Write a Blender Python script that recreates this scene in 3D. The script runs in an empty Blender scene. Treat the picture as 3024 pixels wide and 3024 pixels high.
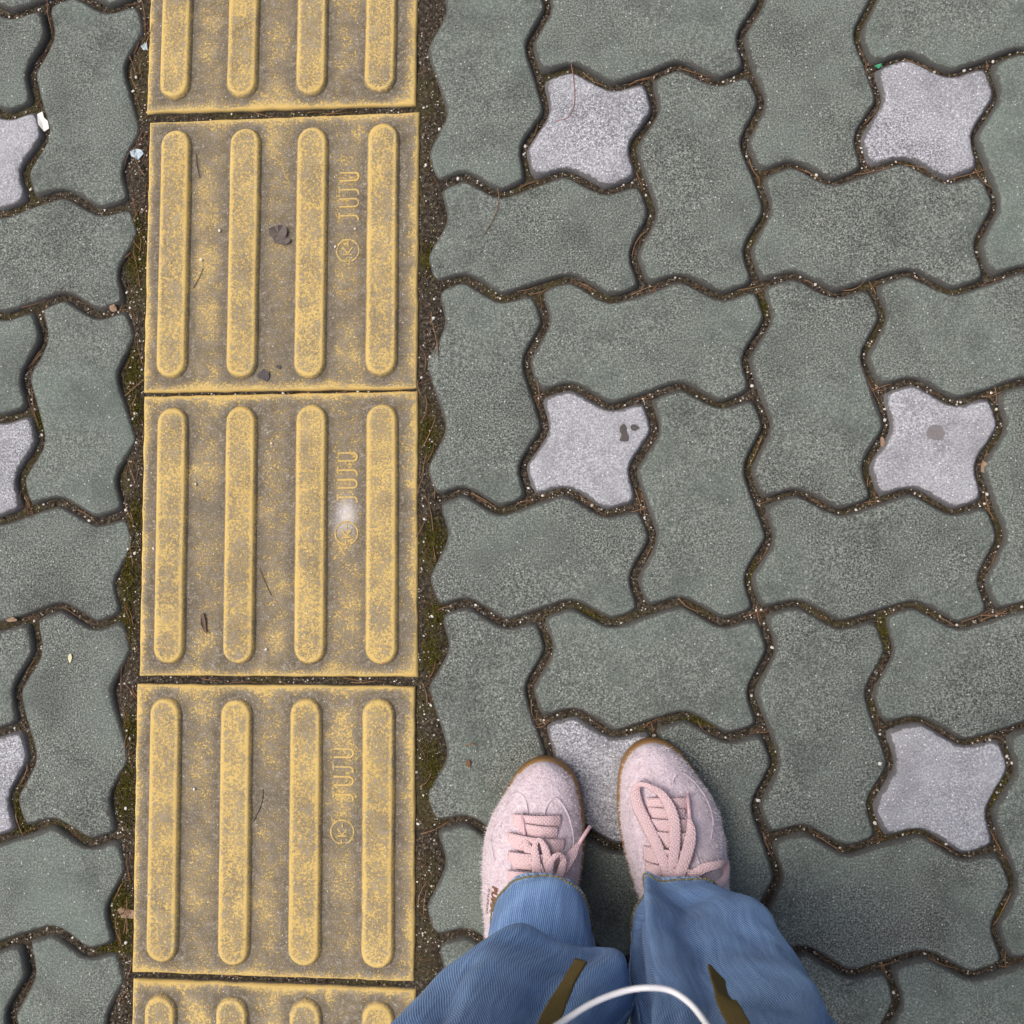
import bpy, bmesh, math, random
import numpy as np
from mathutils import Vector, Matrix, noise as mnoise
from mathutils.geometry import delaunay_2d_cdt

random.seed(7); rng = np.random.default_rng(7)
S = bpy.context.scene
C = S.collection
rad = math.radians

# ------------------------------------------------------------------ camera
CAM_H = 1.0687
PITCH, ROLL = -0.057395, 0.090426           # phone held almost level, looking down
cp, sp, cr, sr = math.cos(PITCH), math.sin(PITCH), math.cos(ROLL), math.sin(ROLL)
RC = np.array([[1,0,0],[0,cp,-sp],[0,sp,cp]]) @ np.array([[cr,0,sr],[0,1,0],[-sr,0,cr]])
flip = np.diag([1,-1,-1])
Rw = RC @ flip                               # rows: camera right, down, forward in world axes
cam_data = bpy.data.cameras.new('camera'); cam = bpy.data.objects.new('camera', cam_data); C.objects.link(cam)
m3 = Matrix((Rw[0], -Rw[1], -Rw[2])).transposed()
cam.matrix_world = Matrix.Translation((0,0,CAM_H)) @ m3.to_4x4()
cam_data.sensor_fit = 'HORIZONTAL'; cam_data.sensor_width = 36.0; cam_data.lens = 36.0
cam_data.clip_start = 0.02; cam_data.clip_end = 400
cam_data.dof.use_dof = True; cam_data.dof.focus_distance = 1.05; cam_data.dof.aperture_fstop = 22.0
S.camera = cam

# ------------------------------------------------------------------ sky, sun, exposure (bright overcast)
SUN_EL, SUN_AZ = 52, 205      # azimuth: the light comes from the left of the picture
w = bpy.data.worlds.new('World'); S.world = w; w.use_nodes = True
wn = w.node_tree.nodes; wl = w.node_tree.links
sky = wn.new('ShaderNodeTexSky'); sky.sky_type = 'NISHITA'; sky.sun_disc = False
sky.sun_elevation = rad(SUN_EL); sky.air_density = 1.0; sky.dust_density = 8.0; sky.ozone_density = 0.6
sdir = Vector((-0.52, 0.03, 1.0)).normalized()
sky.sun_elevation = math.asin(sdir.z)
sky.sun_rotation = math.atan2(sdir.x, sdir.y)
bg = wn['Background']; bg.inputs['Strength'].default_value = 0.11
wl.new(sky.outputs[0], bg.inputs[0])
sun_d = bpy.data.lights.new('sun', 'SUN'); sun_d.energy = 1.5; sun_d.angle = rad(42); sun_d.color = (1.0, 0.985, 0.965)
sun = bpy.data.objects.new('sun', sun_d); C.objects.link(sun)
sun.rotation_euler = (-sdir).to_track_quat('-Z', 'Y').to_euler()
S.view_settings.view_transform = 'Standard'; S.view_settings.look = 'None'
S.view_settings.gamma = 1.0; S.view_settings.use_curve_mapping = False
S.view_settings.exposure = 0.1
S.cycles.use_adaptive_sampling = True; S.cycles.adaptive_threshold = 0.03; S.cycles.max_bounces = 4; S.cycles.diffuse_bounces = 2; S.cycles.glossy_bounces = 1; S.cycles.caustics_reflective = False; S.cycles.caustics_refractive = False

# ------------------------------------------------------------------ helpers
def tag(o, label=None, cat=None, group=None, kind=None):
    if label: o['label'] = label
    if cat: o['category'] = cat
    if group: o['group'] = group
    if kind: o['kind'] = kind
    return o

def link(name, me, m=None, parent=None, loc=None, rot=None):
    o = bpy.data.objects.new(name, me); C.objects.link(o)
    if m is not None and me is not None and not me.materials: me.materials.append(m)
    if parent is not None: o.parent = parent
    if loc is not None: o.location = loc
    if rot is not None: o.rotation_euler = rot
    return o

def mesh(name, v, f, smooth=True):
    me = bpy.data.meshes.new(name); me.from_pydata([tuple(p) for p in v], [], f); me.update()
    if smooth: me.polygons.foreach_set('use_smooth', [True]*len(me.polygons))
    return me

def fast_mesh(name, v, tris, smooth=False):
    v = np.asarray(v, np.float32); tris = np.asarray(tris, np.int32)
    me = bpy.data.meshes.new(name)
    me.vertices.add(len(v)); me.vertices.foreach_set('co', v.ravel())
    k = tris.shape[1]
    me.loops.add(tris.size); me.loops.foreach_set('vertex_index', tris.ravel())
    me.polygons.add(len(tris)); me.polygons.foreach_set('loop_start', np.arange(0, tris.size, k, dtype=np.int32))
    me.update(calc_edges=True); me.validate()
    if smooth: me.polygons.foreach_set('use_smooth', [True]*len(me.polygons))
    return me

def fattr(me, name, vals):
    a = me.attributes.new(name, 'FLOAT', 'POINT'); a.data.foreach_set('value', np.asarray(vals, np.float32))
def cattr(me, name, vals):
    a = me.attributes.new(name, 'FLOAT_COLOR', 'POINT'); a.data.foreach_set('color', np.asarray(vals, np.float32).ravel())

def empty(name, loc=(0,0,0)):
    o = bpy.data.objects.new(name, None); C.objects.link(o); o.location = loc; o.empty_display_size = 0.05
    return o

def cat_rom(P, n):
    P = [np.asarray(p, float) for p in P]; Q = [2*P[0]-P[1]] + P + [2*P[-1]-P[-2]]
    out = []
    for i in range(len(P)-1):
        a, b, c, d = Q[i:i+4]
        for k in range(n):
            t = k/n
            out.append(.5*((2*b)+(c-a)*t+(2*a-5*b+4*c-d)*t*t+(3*b-a-3*c+d)*t**3))
    out.append(P[-1]); return np.array(out)

def tube(path, r, k=8, cap=True):
    path = np.asarray(path, float); n = len(path)
    r = np.broadcast_to(np.asarray(r, float), (n,))
    tan = np.gradient(path, axis=0); tan /= np.linalg.norm(tan, axis=1)[:,None]+1e-12
    up = np.array([0,0,1.]); v = []; f = []
    if abs(tan[0]@up) > .95: up = np.array([0,1.,0])
    for i in range(n):
        s = np.cross(tan[i], up); s /= np.linalg.norm(s)+1e-12; b = np.cross(s, tan[i]); up = b
        for j in range(k):
            a = 2*math.pi*j/k; v.append(path[i]+r[i]*(math.cos(a)*s+math.sin(a)*b))
    for i in range(n-1):
        for j in range(k): f.append((i*k+j, i*k+(j+1)%k, (i+1)*k+(j+1)%k, (i+1)*k+j))
    if cap: f.append(tuple(range(k))[::-1]); f.append(tuple((n-1)*k+j for j in range(k)))
    return v, f

def join(parts):
    V = []; F = []
    for v, f in parts:
        o = len(V); V += [tuple(p) for p in v]; F += [tuple(i+o for i in q) for q in f]
    return V, F

# ------------------------------------------------------------------ node materials
class NM:
    def __init__(s, name):
        s.m = bpy.data.materials.new(name); s.m.use_nodes = True; s.nt = s.m.node_tree
        s.b = s.nt.nodes['Principled BSDF']
    def n(s, t, ins=None, **attr):
        x = s.nt.nodes.new('ShaderNode'+t)
        for k, v in attr.items(): setattr(x, k, v)
        for k, v in (ins or {}).items(): s.put(x.inputs[k], v)
        return x
    def put(s, sock, v):
        if isinstance(v, bpy.types.NodeSocket): s.nt.links.new(v, sock)
        else: sock.default_value = v if not (isinstance(v, tuple) and len(v) == 3 and len(sock.default_value) == 4) else (*v, 1)
    def pos(s): return s.n('NewGeometry').outputs['Position']
    def obj(s): return s.n('TexCoord').outputs['Object']
    def noise(s, vec, scale, detail=2, rough=.5): return s.n('TexNoise', {'Vector': vec, 'Scale': scale, 'Detail': detail, 'Roughness': rough}).outputs['Fac']
    def ramp(s, fac, stops, interp='LINEAR'):
        r = s.n('ValToRGB', {'Fac': fac}); e = r.color_ramp.elements; r.color_ramp.interpolation = interp
        while len(e) < len(stops): e.new(.5)
        for x, (p, c) in zip(e, stops):
            x.position = p; x.color = (c, c, c, 1) if not isinstance(c, tuple) else (*c, 1)
        return r.outputs[0]
    def mix(s, fac, a, b, mode='MIX'):
        x = s.n('Mix', data_type='RGBA', blend_type=mode)
        s.put(x.inputs[0], fac); s.put(x.inputs[6], a); s.put(x.inputs[7], b); return x.outputs[2]
    def math(s, op, a, b=None, clamp=False):
        x = s.n('Math', operation=op, use_clamp=clamp); s.put(x.inputs[0], a)
        if b is not None: s.put(x.inputs[1], b)
        return x.outputs[0]
    def attr(s, name): return s.n('Attribute', attribute_name=name)
    def rand(s): return s.n('ObjectInfo').outputs['Random']
    def bump(s, h, strength, dist):
        x = s.n('Bump', {'Height': h, 'Strength': strength, 'Distance': dist}); s.put(s.b.inputs['Normal'], x.outputs[0]); return x
    def specks(s, vec, scale, lo, hi):
        v = s.n('TexVoronoi', {'Vector': vec, 'Scale': scale}); return s.n('MapRange', {'Value': v.outputs['Distance'], 'From Min': lo, 'From Max': hi, 'To Min': 1.0, 'To Max': 0.0}).outputs[0], v.outputs['Color']
    def out(s, col=None, rough=.9, spec=.3):
        if col is not None: s.put(s.b.inputs['Base Color'], col)
        s.put(s.b.inputs['Roughness'], rough); s.put(s.b.inputs['Specular IOR Level'], spec); return s.m

def srgb(r, g, b):
    f = lambda c: (c/255/12.92 if c/255 <= .04045 else ((c/255+.055)/1.055)**2.4)
    return (f(r), f(g), f(b))

def concrete(name, dark, mid, light, speck_col, speck_amt, coarse, rimcol, blotch):
    k = NM(name); p = k.pos()
    g = k.noise(p, 540*coarse, 2.5, .85)
    col = k.ramp(g, [(.35, dark), (.5, mid), (.65, light)])
    # paver to paver difference and soft blotches
    r = k.rand()
    col = k.mix(k.ramp(r, [(.25, 0.), (1., .34)]), col, blotch)
    big = k.ramp(k.noise(p, 9, 2, .6), [(.42, 0.), (.62, 1.)])
    col = k.mix(k.math('MULTIPLY', big, .35), col, blotch, 'MIX')
    dk = k.ramp(k.noise(p, 19, 2, .65), [(.46, 0.), (.68, 1.)])
    col = k.mix(k.math('MULTIPLY', dk, .30), col, (dark[0]*.8, dark[1]*.78, dark[2]*.78))
    # bright aggregate grains
    sp1, rc = k.specks(p, 230, .10, .20)
    keep = k.math('GREATER_THAN', k.n('SeparateColor', {'Color': rc}).outputs[0], 1-speck_amt)
    col = k.mix(k.math('MULTIPLY', sp1, keep), col, speck_col)
    sp2, rc2 = k.specks(p, 420, .16, .26)
    keep2 = k.math('GREATER_THAN', k.n('SeparateColor', {'Color': rc2}).outputs[1], .93)
    col = k.mix(k.math('MULTIPLY', k.math('MULTIPLY', sp2, keep2), .8), col, (dark[0]*.35, dark[1]*.35, dark[2]*.35))
    # grime worked into the chamfered edge
    rim = k.attr('rim').outputs['Fac']
    rn = k.math('ADD', rim, k.math('MULTIPLY', k.math('SUBTRACT', k.noise(p, 110, 3, .75), .5), 1.3))
    rm = k.ramp(rn, [(.42, 0.), (.66, 1.)])
    col = k.mix(k.math('MULTIPLY', rm, .78), col, rimcol)
    k.bump(g, .55, .0012)
    return k.out(col, .93, .22)

M_GREEN = concrete('green_concrete', srgb(52,55,53), srgb(102,107,102), srgb(160,166,159), (.62,.64,.62), .13, 1.0, srgb(78,75,73), srgb(120,134,126))
M_STAR = concrete('pale_star_concrete', srgb(94,95,100), srgb(154,155,162), srgb(218,220,228), (.85,.85,.88), .45, .95, srgb(86,83,82), srgb(176,177,183))

# weathered yellow tactile concrete: grey dirt held in the low areas
def yellow(name, bar):
    k = NM(name); p = k.pos()
    yel = k.mix(k.noise(p, 14, 2, .6), srgb(200,170,100), srgb(222,194,126))
    fine = k.noise(p, 400, 2.5, .88)
    mid = k.noise(p, 95, 3, .75)
    dirt = k.ramp(k.math('ADD', k.math('MULTIPLY', fine, .62), k.math('MULTIPLY', mid, .38)), [(.40, srgb(68,65,63)), (.52, srgb(108,103,97)), (.64, srgb(160,153,140))])
    big = k.noise(p, 24, 2.5, .7)
    d = k.attr('dirt').outputs['Fac']
    v = k.math('ADD', k.math('ADD', fine, k.math('MULTIPLY', k.math('ADD', k.math('SUBTRACT', big, .5), k.math('MULTIPLY', k.math('SUBTRACT', mid, .5), .6)), .50 if not bar else .36)), d)
    mk = k.ramp(v, [(.40, 0.), (.60, 1.)] if not bar else [(.41, 0.), (.60, 1.)])
    col = k.mix(k.math('MULTIPLY', mk, .92 if not bar else .86), yel, dirt)
    st = k.attr('stain').outputs['Fac']  # 'stain' carries the painted glare spot
    col = k.mix(k.math('MULTIPLY', st, k.ramp(fine, [(.3, .35), (.7, 1.)])), col, (.80, .78, .80))  # whitish glare painted over the tile colour
    sp1, rc = k.specks(p, 210, .07, .16)
    keep = k.math('GREATER_THAN', k.n('SeparateColor', {'Color': rc}).outputs[0], .90)
    col = k.mix(k.math('MULTIPLY', sp1, keep), col, (.75, .73, .7))
    k.bump(fine, .5, .001)
    return k.out(col, .9, .25)
M_YTILE = yellow('weathered_yellow_tile', False)
M_YBAR = yellow('weathered_yellow_bar', True)

k = NM('joint_soil'); p = k.pos()
soil_n = k.noise(p, 280, 3, .78)
soil_c = k.ramp(soil_n, [(.33, srgb(36,32,28)), (.52, srgb(68,61,52)), (.70, srgb(120,112,100))])
mossm = k.ramp(k.noise(p, 13, 3, .6), [(.50, 0.), (.62, 1.)])
soil_c = k.mix(k.math('MULTIPLY', mossm, .5), soil_c, srgb(72,67,34))
s1, rc = k.specks(p, 330, .14, .26)
soil_c = k.mix(k.math('MULTIPLY', s1, k.math('GREATER_THAN', k.n('SeparateColor', {'Color': rc}).outputs[0], .86)), soil_c, srgb(196,186,172))
k.bump(soil_n, 1.0, .003); M_SOIL = k.out(soil_c, .95, .15)

k = NM('grain_colours'); k.put(k.b.inputs['Base Color'], k.attr('col').outputs['Color']); M_GRAIN = k.out(None, .85, .3)

k = NM('white_quartz'); p = k.obj()
M_QUARTZ = k.out(k.mix(k.noise(p, 900, 2), srgb(205,198,186), srgb(238,236,230)), .6, .4)
def plain(name, c1, c2, scale, rough=.85, spec=.25, bump=0, world=True):
    k = NM(name); p = k.pos() if world else k.obj(); nz = k.noise(p, scale, 3, .65)
    if bump: k.bump(nz, .6, bump)
    return k.out(k.mix(nz, c1, c2), rough, spec)
k = NM('dry_needle'); r = k.rand()
M_NEEDLE = k.out(k.mix(k.noise(k.pos(), 120, 2), k.mix(r, srgb(104,74,52), srgb(168,134,102)), srgb(140,106,78)), .7, .3)
k = NM('moss'); M_MOSS = k.out(k.mix(k.noise(k.pos(), 160, 3), srgb(66,62,20), srgb(118,112,48)), .9, .15)
M_GUM = plain('dark_gum', srgb(70,66,66), srgb(102,97,96), 300, .8, .25, .001)
M_LEAF = plain('dead_leaf', srgb(92,84,80), srgb(122,112,106), 200, .85, .25, .001)
M_TAN = plain('tan_leaf_scrap', srgb(136,110,90), srgb(170,146,124), 200)
M_PAPER = plain('white_scrap', srgb(214,212,206), srgb(240,240,238), 400)
M_BLUE = plain('pale_blue_plastic', srgb(150,176,188), srgb(206,216,222), 500, .5, .4)
M_TEAL = plain('green_plastic', srgb(40,130,96), srgb(70,170,130), 500, .5, .4)
M_FAR = plain('far_paving', srgb(84,88,82), srgb(118,126,118), 40)
M_BED = plain('mortar_bed', srgb(44,36,30), srgb(80,68,56), 240, .95, .1, .002)

# ------------------------------------------------------------------ ground
me = mesh('ground', [(-90,-90,-.045),(90,-90,-.045),(90,90,-.045),(-90,90,-.045)], [(0,1,2,3)], False)
tag(link('ground', me, M_FAR), kind='structure')

MOD = 0.1145038
VR = {(1, 1): (-0.0675, 0.529), (2, 1): (0.0473, 0.5238), (1, 2): (-0.0769, 0.4143), (2, 2): (0.0401, 0.4138), (0, 2): (-0.1811, 0.4131), (0, 3): (-0.1836, 0.3029), (1, 3): (-0.0717, 0.3001), (2, 3): (0.0438, 0.2953), (3, 1): (0.1549, 0.5278), (4, 1): (0.2781, 0.524), (5, 1): (0.3962, 0.5244), (3, 2): (0.1616, 0.4135), (4, 2): (0.274, 0.4153), (5, 2): (0.3896, 0.4111), (3, 3): (0.1609, 0.2974), (4, 3): (0.2754, 0.2962), (5, 3): (0.393, 0.296), (1, 4): (-0.0705, 0.1845), (2, 4): (0.044, 0.1817), (1, 5): (-0.0762, 0.0744), (2, 5): (0.0386, 0.0691), (0, 5): (-0.1803, 0.0732), (0, 6): (-0.178, -0.0431), (1, 6): (-0.0689, -0.0465), (2, 6): (0.0415, -0.0423), (3, 4): (0.1559, 0.1838), (4, 4): (0.2793, 0.1843), (5, 4): (0.3923, 0.1818), (3, 5): (0.1597, 0.0692), (4, 5): (0.2763, 0.0704), (5, 5): (0.3861, 0.0697), (3, 6): (0.1573, -0.0429), (4, 6): (0.2757, -0.0442), (5, 6): (0.3891, -0.0447), (3, 7): (0.1601, -0.1596), (4, 7): (0.2761, -0.1587), (5, 7): (0.3928, -0.1624), (3, 8): (0.1619, -0.2714), (4, 8): (0.2755, -0.2697), (5, 8): (0.3883, -0.2737), (4, 9): (0.2763, -0.3909), (5, 9): (0.3935, -0.3869), (1, 7): (-0.068, -0.1568), (2, 7): (0.0453, -0.1588), (0, 8): (-0.1809, -0.2673), (0, 9): (-0.1804, -0.3832)}
VL = {(0, 0): (-0.6277, 0.6395), (0, 1): (-0.6316, 0.5221), (0, 2): (-0.6365, 0.4118), (0, 3): (-0.6284, 0.2936), (0, 4): (-0.6279, 0.1774), (0, 5): (-0.6317, 0.0652), (0, 6): (-0.6234, -0.0506), (0, 7): (-0.6293, -0.1675), (0, 8): (-0.628, -0.2816), (0, 9): (-0.6228, -0.3938), (1, 2): (-0.5177, 0.4079), (1, 3): (-0.5202, 0.2929), (1, 5): (-0.5151, 0.0638), (1, 6): (-0.5164, -0.0483), (1, 8): (-0.5161, -0.2808), (1, 9): (-0.5153, -0.3978)}
RO, RT = (-0.18276, 0.64278), -0.000858
LO, LT = (-0.63203, 0.63629), 0.0042
def lat(i, j, o, th):
    c, s = math.cos(th), math.sin(th); x, y = i*MOD, -j*MOD
    return np.array([o[0]+c*x-s*y, o[1]+s*x+c*y])
def field(meas, o, th, seed):
    res = {k: np.array(v)-lat(*k, o, th) for k, v in meas.items()}; cache = {}
    r_ = random.Random(seed)
    def V(i, j):
        if (i, j) in cache: return cache[i, j]
        if (i, j) in meas: p = np.array(meas[i, j])
        else:
            d = np.zeros(2); ws = .6
            for k, v in res.items():
                wt = 1/(.15+(k[0]-i)**2+(k[1]-j)**2)**1.5; d += wt*v; ws += wt
            p = lat(i, j, o, th)+d/ws+np.array([r_.gauss(0, .0014), r_.gauss(0, .0014)])
        cache[i, j] = p; return p
    return V
Vr = field(VR, RO, RT, 1); Vl = field(VL, LO, LT, 2)

PROF = [(0,0),(.10,.33),(.20,.66),(.26,.86),(.31,.95),(.36,.84),(.42,.46),(.5,0),(.58,-.46),(.64,-.84),(.69,-.95),(.74,-.86),(.80,-.66),(.90,-.33)]
AMP = .0116
def edge(a, b):
    e = b-a; L = np.linalg.norm(e); nrm = np.array([-e[1], e[0]])/L
    return [a+e*t+nrm*d*AMP for t, d in PROF]
def outline(V, i0, j0, i1, j1):
    pts = []
    for i in range(i0, i1): pts += edge(V(i, j1), V(i+1, j1))
    for j in range(j1, j0, -1): pts += edge(V(i1, j), V(i1, j-1))
    for i in range(i1, i0, -1): pts += edge(V(i, j0), V(i-1, j0))
    for j in range(j0, j1): pts += edge(V(i0, j), V(i0, j+1))
    return np.array(pts)
def inset(P, d):
    nx = np.roll(P, -1, 0); pv = np.roll(P, 1, 0); t = nx-pv
    t /= np.linalg.norm(t, axis=1)[:,None]; n = np.c_[-t[:,1], t[:,0]]
    Q = P+n*np.asarray(d).reshape(-1, 1)
    return Q*.5+.25*(np.roll(Q, 1, 0)+np.roll(Q, -1, 0))

def in_poly(P, x, y):
    a = P; b = np.roll(P, -1, 0)
    c = ((a[:,1] > y) != (b[:,1] > y)) & (x < (b[:,0]-a[:,0])*(y-a[:,1])/(b[:,1]-a[:,1]+1e-15)+a[:,0])
    return bool(c.sum() % 2)
def paver_mesh(P, half, seed):
    r_ = random.Random(seed); c = P.mean(0)
    n = len(P)
    wob = np.array([mnoise.noise(Vector((p[0]*55, p[1]*55, seed*3.1))) for p in P])*.0012
    chip = np.array([max(0, mnoise.noise(Vector((p[0]*34, p[1]*34, seed*1.7+9)))-.38) for p in P])*.006
    base = inset(P, half+wob)-c
    rings = [(base, -.035, 1.0), (base, -.0062, 1.0), (inset(base, .0014+chip*.4), -.0030, .95), (inset(base, .0030+chip), -.0009, .66), (inset(base, .0052+chip), 0, .30), (inset(base, .0125), 0.0002, 0.)]
    v = []; rim = []; f = []
    for R_, z, a in rings:
        for q in R_: v.append((q[0], q[1], z)); rim.append(a)
    for k_ in range(len(rings)-1):
        for q in range(n): f.append((k_*n+q, k_*n+(q+1) % n, (k_+1)*n+(q+1) % n, (k_+1)*n+q))
    inner = rings[-1][0]; lo = inner.min(0); hi = inner.max(0)
    pts = [Vector(q) for q in inner]
    gxs = np.arange(lo[0]+.012, hi[0]-.005, .022); gys = np.arange(lo[1]+.012, hi[1]-.005, .022)
    keep = inset(base, .020)
    for a in gxs:
        for b in gys:
            if in_poly(keep, a, b): pts.append(Vector((a, b)))
    vo, eo, fo, ov, oe, of = delaunay_2d_cdt(pts, [], [list(range(n))], 1, 1e-7)
    b0 = (len(rings)-1)*n
    ids = []
    for k_, q in enumerate(vo):
        src = ov[k_]
        if src and src[0] < n: ids.append(b0+src[0])
        else:
            ids.append(len(v)); v.append((q.x, q.y, .0002+.0005*mnoise.noise(Vector((q.x*28, q.y*28, seed))))); rim.append(0.)
    f += [tuple(ids[i] for i in t) for t in fo]
    me = mesh('paver', v, f, True)
    fattr(me, 'rim', rim); return me, c

# joint soil: one relief sheet under and between the pavers
gx = np.r_[np.linspace(-1.9, -.76, 20)[:-1], np.arange(-.76, .52, .0042), np.linspace(.52, 1.6, 20)]
gy = np.r_[np.linspace(-1.5, -.6, 16)[:-1], np.arange(-.6, .74, .0042), np.linspace(.74, 1.7, 16)]
STRIP = (-0.500, -0.200)
def soil_z(x, y):
    z = -.0070+.0022*mnoise.noise(Vector((x*30, y*30, 1)))+.0012*mnoise.noise(Vector((x*150, y*150, 5)))
    g = max(0, 1-abs(x-(-.507))/.018)+max(0, 1-abs(x-(-.186))/.022)
    return z+.0040*min(1, g*1.4)
XX, YY = np.meshgrid(gx, gy)
ZZ = np.array([soil_z(a, b) for a, b in zip(XX.ravel(), YY.ravel())])
nx_, ny_ = len(gx), len(gy)
idx = np.arange(nx_*ny_).reshape(ny_, nx_)
q = np.stack([idx[:-1,:-1], idx[:-1,1:], idx[1:,1:], idx[1:,:-1]], -1).reshape(-1, 4)
pavement = tag(link('pavement', fast_mesh('pavement', np.c_[XX.ravel(), YY.ravel(), ZZ], q, True), M_SOIL), kind='structure')

JOINTS = []     # module edges that are open joints, for litter
def lay(V, cell, irange, jrange, side):
    cnt = 0
    for ci in irange:
        for cj in jrange:
            for kind, (a, b, c_, d) in cell.items():
                i0, j0, i1, j1 = ci+a, cj+b, ci+c_, cj+d
                P = outline(V, i0, j0, i1, j1)
                mid = (i0+i1)/2
                half = (.0036 if mid < 2.6 else .0028) if side == 'r' else .0040
                half += random.uniform(-.0007, .0007)
                cnt += 1
                me, c = paver_mesh(P, half, cnt+(1000 if side == 'l' else 0))
                star = kind == 'star'
                o = link('star_paver' if star else 'green_paver', me, M_STAR if star else M_GREEN, pavement)
                o.location = (c[0], c[1], random.gauss(0, .0007)+(-.0006 if star else 0))
                o.rotation_euler = (random.gauss(0, .006), random.gauss(0, .006), 0)
                for i in range(i0, i1): JOINTS.append((V(i, j1), V(i+1, j1)))
                for j in range(j0, j1): JOINTS.append((V(i1, j), V(i1, j+1)))
                if i0 == ci and side == 'l' or side == 'r' and i0 > 0:
                    pass
CELL_R = {'star': (1,1,2,2), 'a': (0,0,1,2), 'b': (0,2,2,3), 'c': (2,1,3,3), 'd': (1,0,3,1)}
CELL_L = {'star': (1,1,2,2), 'a': (2,0,3,2), 'b': (1,2,3,3), 'c': (0,1,1,3), 'd': (0,0,2,1)}
lay(Vr, CELL_R, range(0, 9, 3), range(-3, 13, 3), 'r')
lay(Vl, CELL_L, range(-5, 1, 3), range(-3, 13, 3), 'l')

# ------------------------------------------------------------------ tactile strip
bed = [(-.500,-1.1,-.04),(-.200,-1.1,-.04),(-.200,1.2,-.04),(-.500,1.2,-.04),(-.500,-1.1,-.0125),(-.200,-1.1,-.0125),(-.200,1.2,-.0125),(-.500,1.2,-.0125)]
strip = tag(link('tactile_paving', mesh('tactile_paving', bed, [(4,5,6,7),(0,1,5,4),(1,2,6,5),(2,3,7,6),(3,0,4,7),(3,2,1,0)], False), M_BED), kind='structure')

BX = [-.1185, -.0408, .0358, .1130]; BHALF = .1390; BR = .0177
def bar_dist(x, y):
    return min(math.hypot(x-bx, max(0, abs(y)-(BHALF-BR)))-BR for bx in BX)
def stadium(r, half, n=10):
    pts = []
    for k_ in range(n+1):
        a = math.pi*k_/n; pts.append((r*math.cos(a), half-BR+r*math.sin(a)))
    for k_ in range(5): pts.append((-r, (half-BR)*(1-2*(k_+1)/6)))
    for k_ in range(n+1):
        a = math.pi+math.pi*k_/n; pts.append((r*math.cos(a), -(half-BR)+r*math.sin(a)))
    for k_ in range(5): pts.append((r, -(half-BR)*(1-2*(k_+1)/6)))
    return np.array(pts)
def bar_mesh(seed):
    prof = [(BR+.0012, -.002, .10), (BR, .0006, .10), (BR-.0010, .0026, .04), (BR-.0026, .0050, -.08), (BR-.0034, .0056, -.13), (BR-.0050, .0058, -.08), (BR-.0075, .0059, .03)]
    v = []; dv = []; f = []; n = None
    for r, z, d in prof:
        P = stadium(r, BHALF); n = len(P)
        for p in P:
            wv = .0006*mnoise.noise(Vector((p[0]*60, p[1]*60, seed)))
            v.append((p[0]+wv, p[1]+wv, z)); dv.append(d)
    for k_ in range(len(prof)-1):
        for q_ in range(n): f.append((k_*n+q_, k_*n+(q_+1) % n, (k_+1)*n+(q_+1) % n, (k_+1)*n+q_))
    # stepped top, so the wear can vary along it
    f.append(tuple((len(prof)-1)*n+q_ for q_ in range(n)))
    me = mesh('raised_bar', v, f, True); fattr(me, 'dirt', dv); fattr(me, 'stain', [0]*len(v)); return me
BARS = [bar_mesh(s) for s in range(4)]

def tile_mesh(seed, glares=()):
    h = .1518; n = 64
    t = np.linspace(-h+.003, h-.003, n); v = []; dv = []; sv = []; f = []
    for y in t:
        for x in t:
            e = min(h-abs(x), h-abs(y)); b = bar_dist(x, y)
            d = .080+.14*math.exp(-(max(b, 0)/.0075)**2)-.20*math.exp(-(e/.0065)**2)
            if e < .02: d += .02
            d += .10*mnoise.noise(Vector((x*16+seed*7, y*16, seed)))
            v.append((x, y, .0003*mnoise.noise(Vector((x*40, y*40, seed))))); dv.append(d)
            sv.append(max([0]+[a*math.exp(-(((x-sx)/rx)**2+((y-sy)/ry)**2)) for sx, sy, rx, ry, a in glares]))
    for j in range(n-1):
        for i in range(n-1): f.append((j*n+i, j*n+i+1, (j+1)*n+i+1, (j+1)*n+i))
    ringi = [i for i in range(n)]+[j*n+n-1 for j in range(1, n)]+[(n-1)*n+i for i in range(n-2, -1, -1)]+[j*n for j in range(n-2, 0, -1)]
    m_ = len(ringi); prev = ringi
    for ex, z, d in ((.0014, -.0007, -.22), (.0026, -.0025, -.12), (.003, -.006, .25), (.003, -.03, .3)):
        base = len(v)
        for k_ in ringi:
            x, y, _ = v[k_]; sx = (1 if x > h-.0035 else -1 if x < -h+.0035 else 0); sy = (1 if y > h-.0035 else -1 if y < -h+.0035 else 0)
            jit = .0010*mnoise.noise(Vector((x*60, y*60, seed+z*100)))
            v.append((x+sx*(ex+jit), y+sy*(ex+jit), z)); dv.append(d); sv.append(0)
        cur = [base+k_ for k_ in range(m_)]
        for k_ in range(m_): f.append((prev[k_], cur[k_], cur[(k_+1) % m_], prev[(k_+1) % m_]))
        prev = cur
    me = mesh('tactile_tile', v, f, True); fattr(me, 'dirt', dv); fattr(me, 'stain', sv); return me  # 'stain' holds the painted glare

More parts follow.
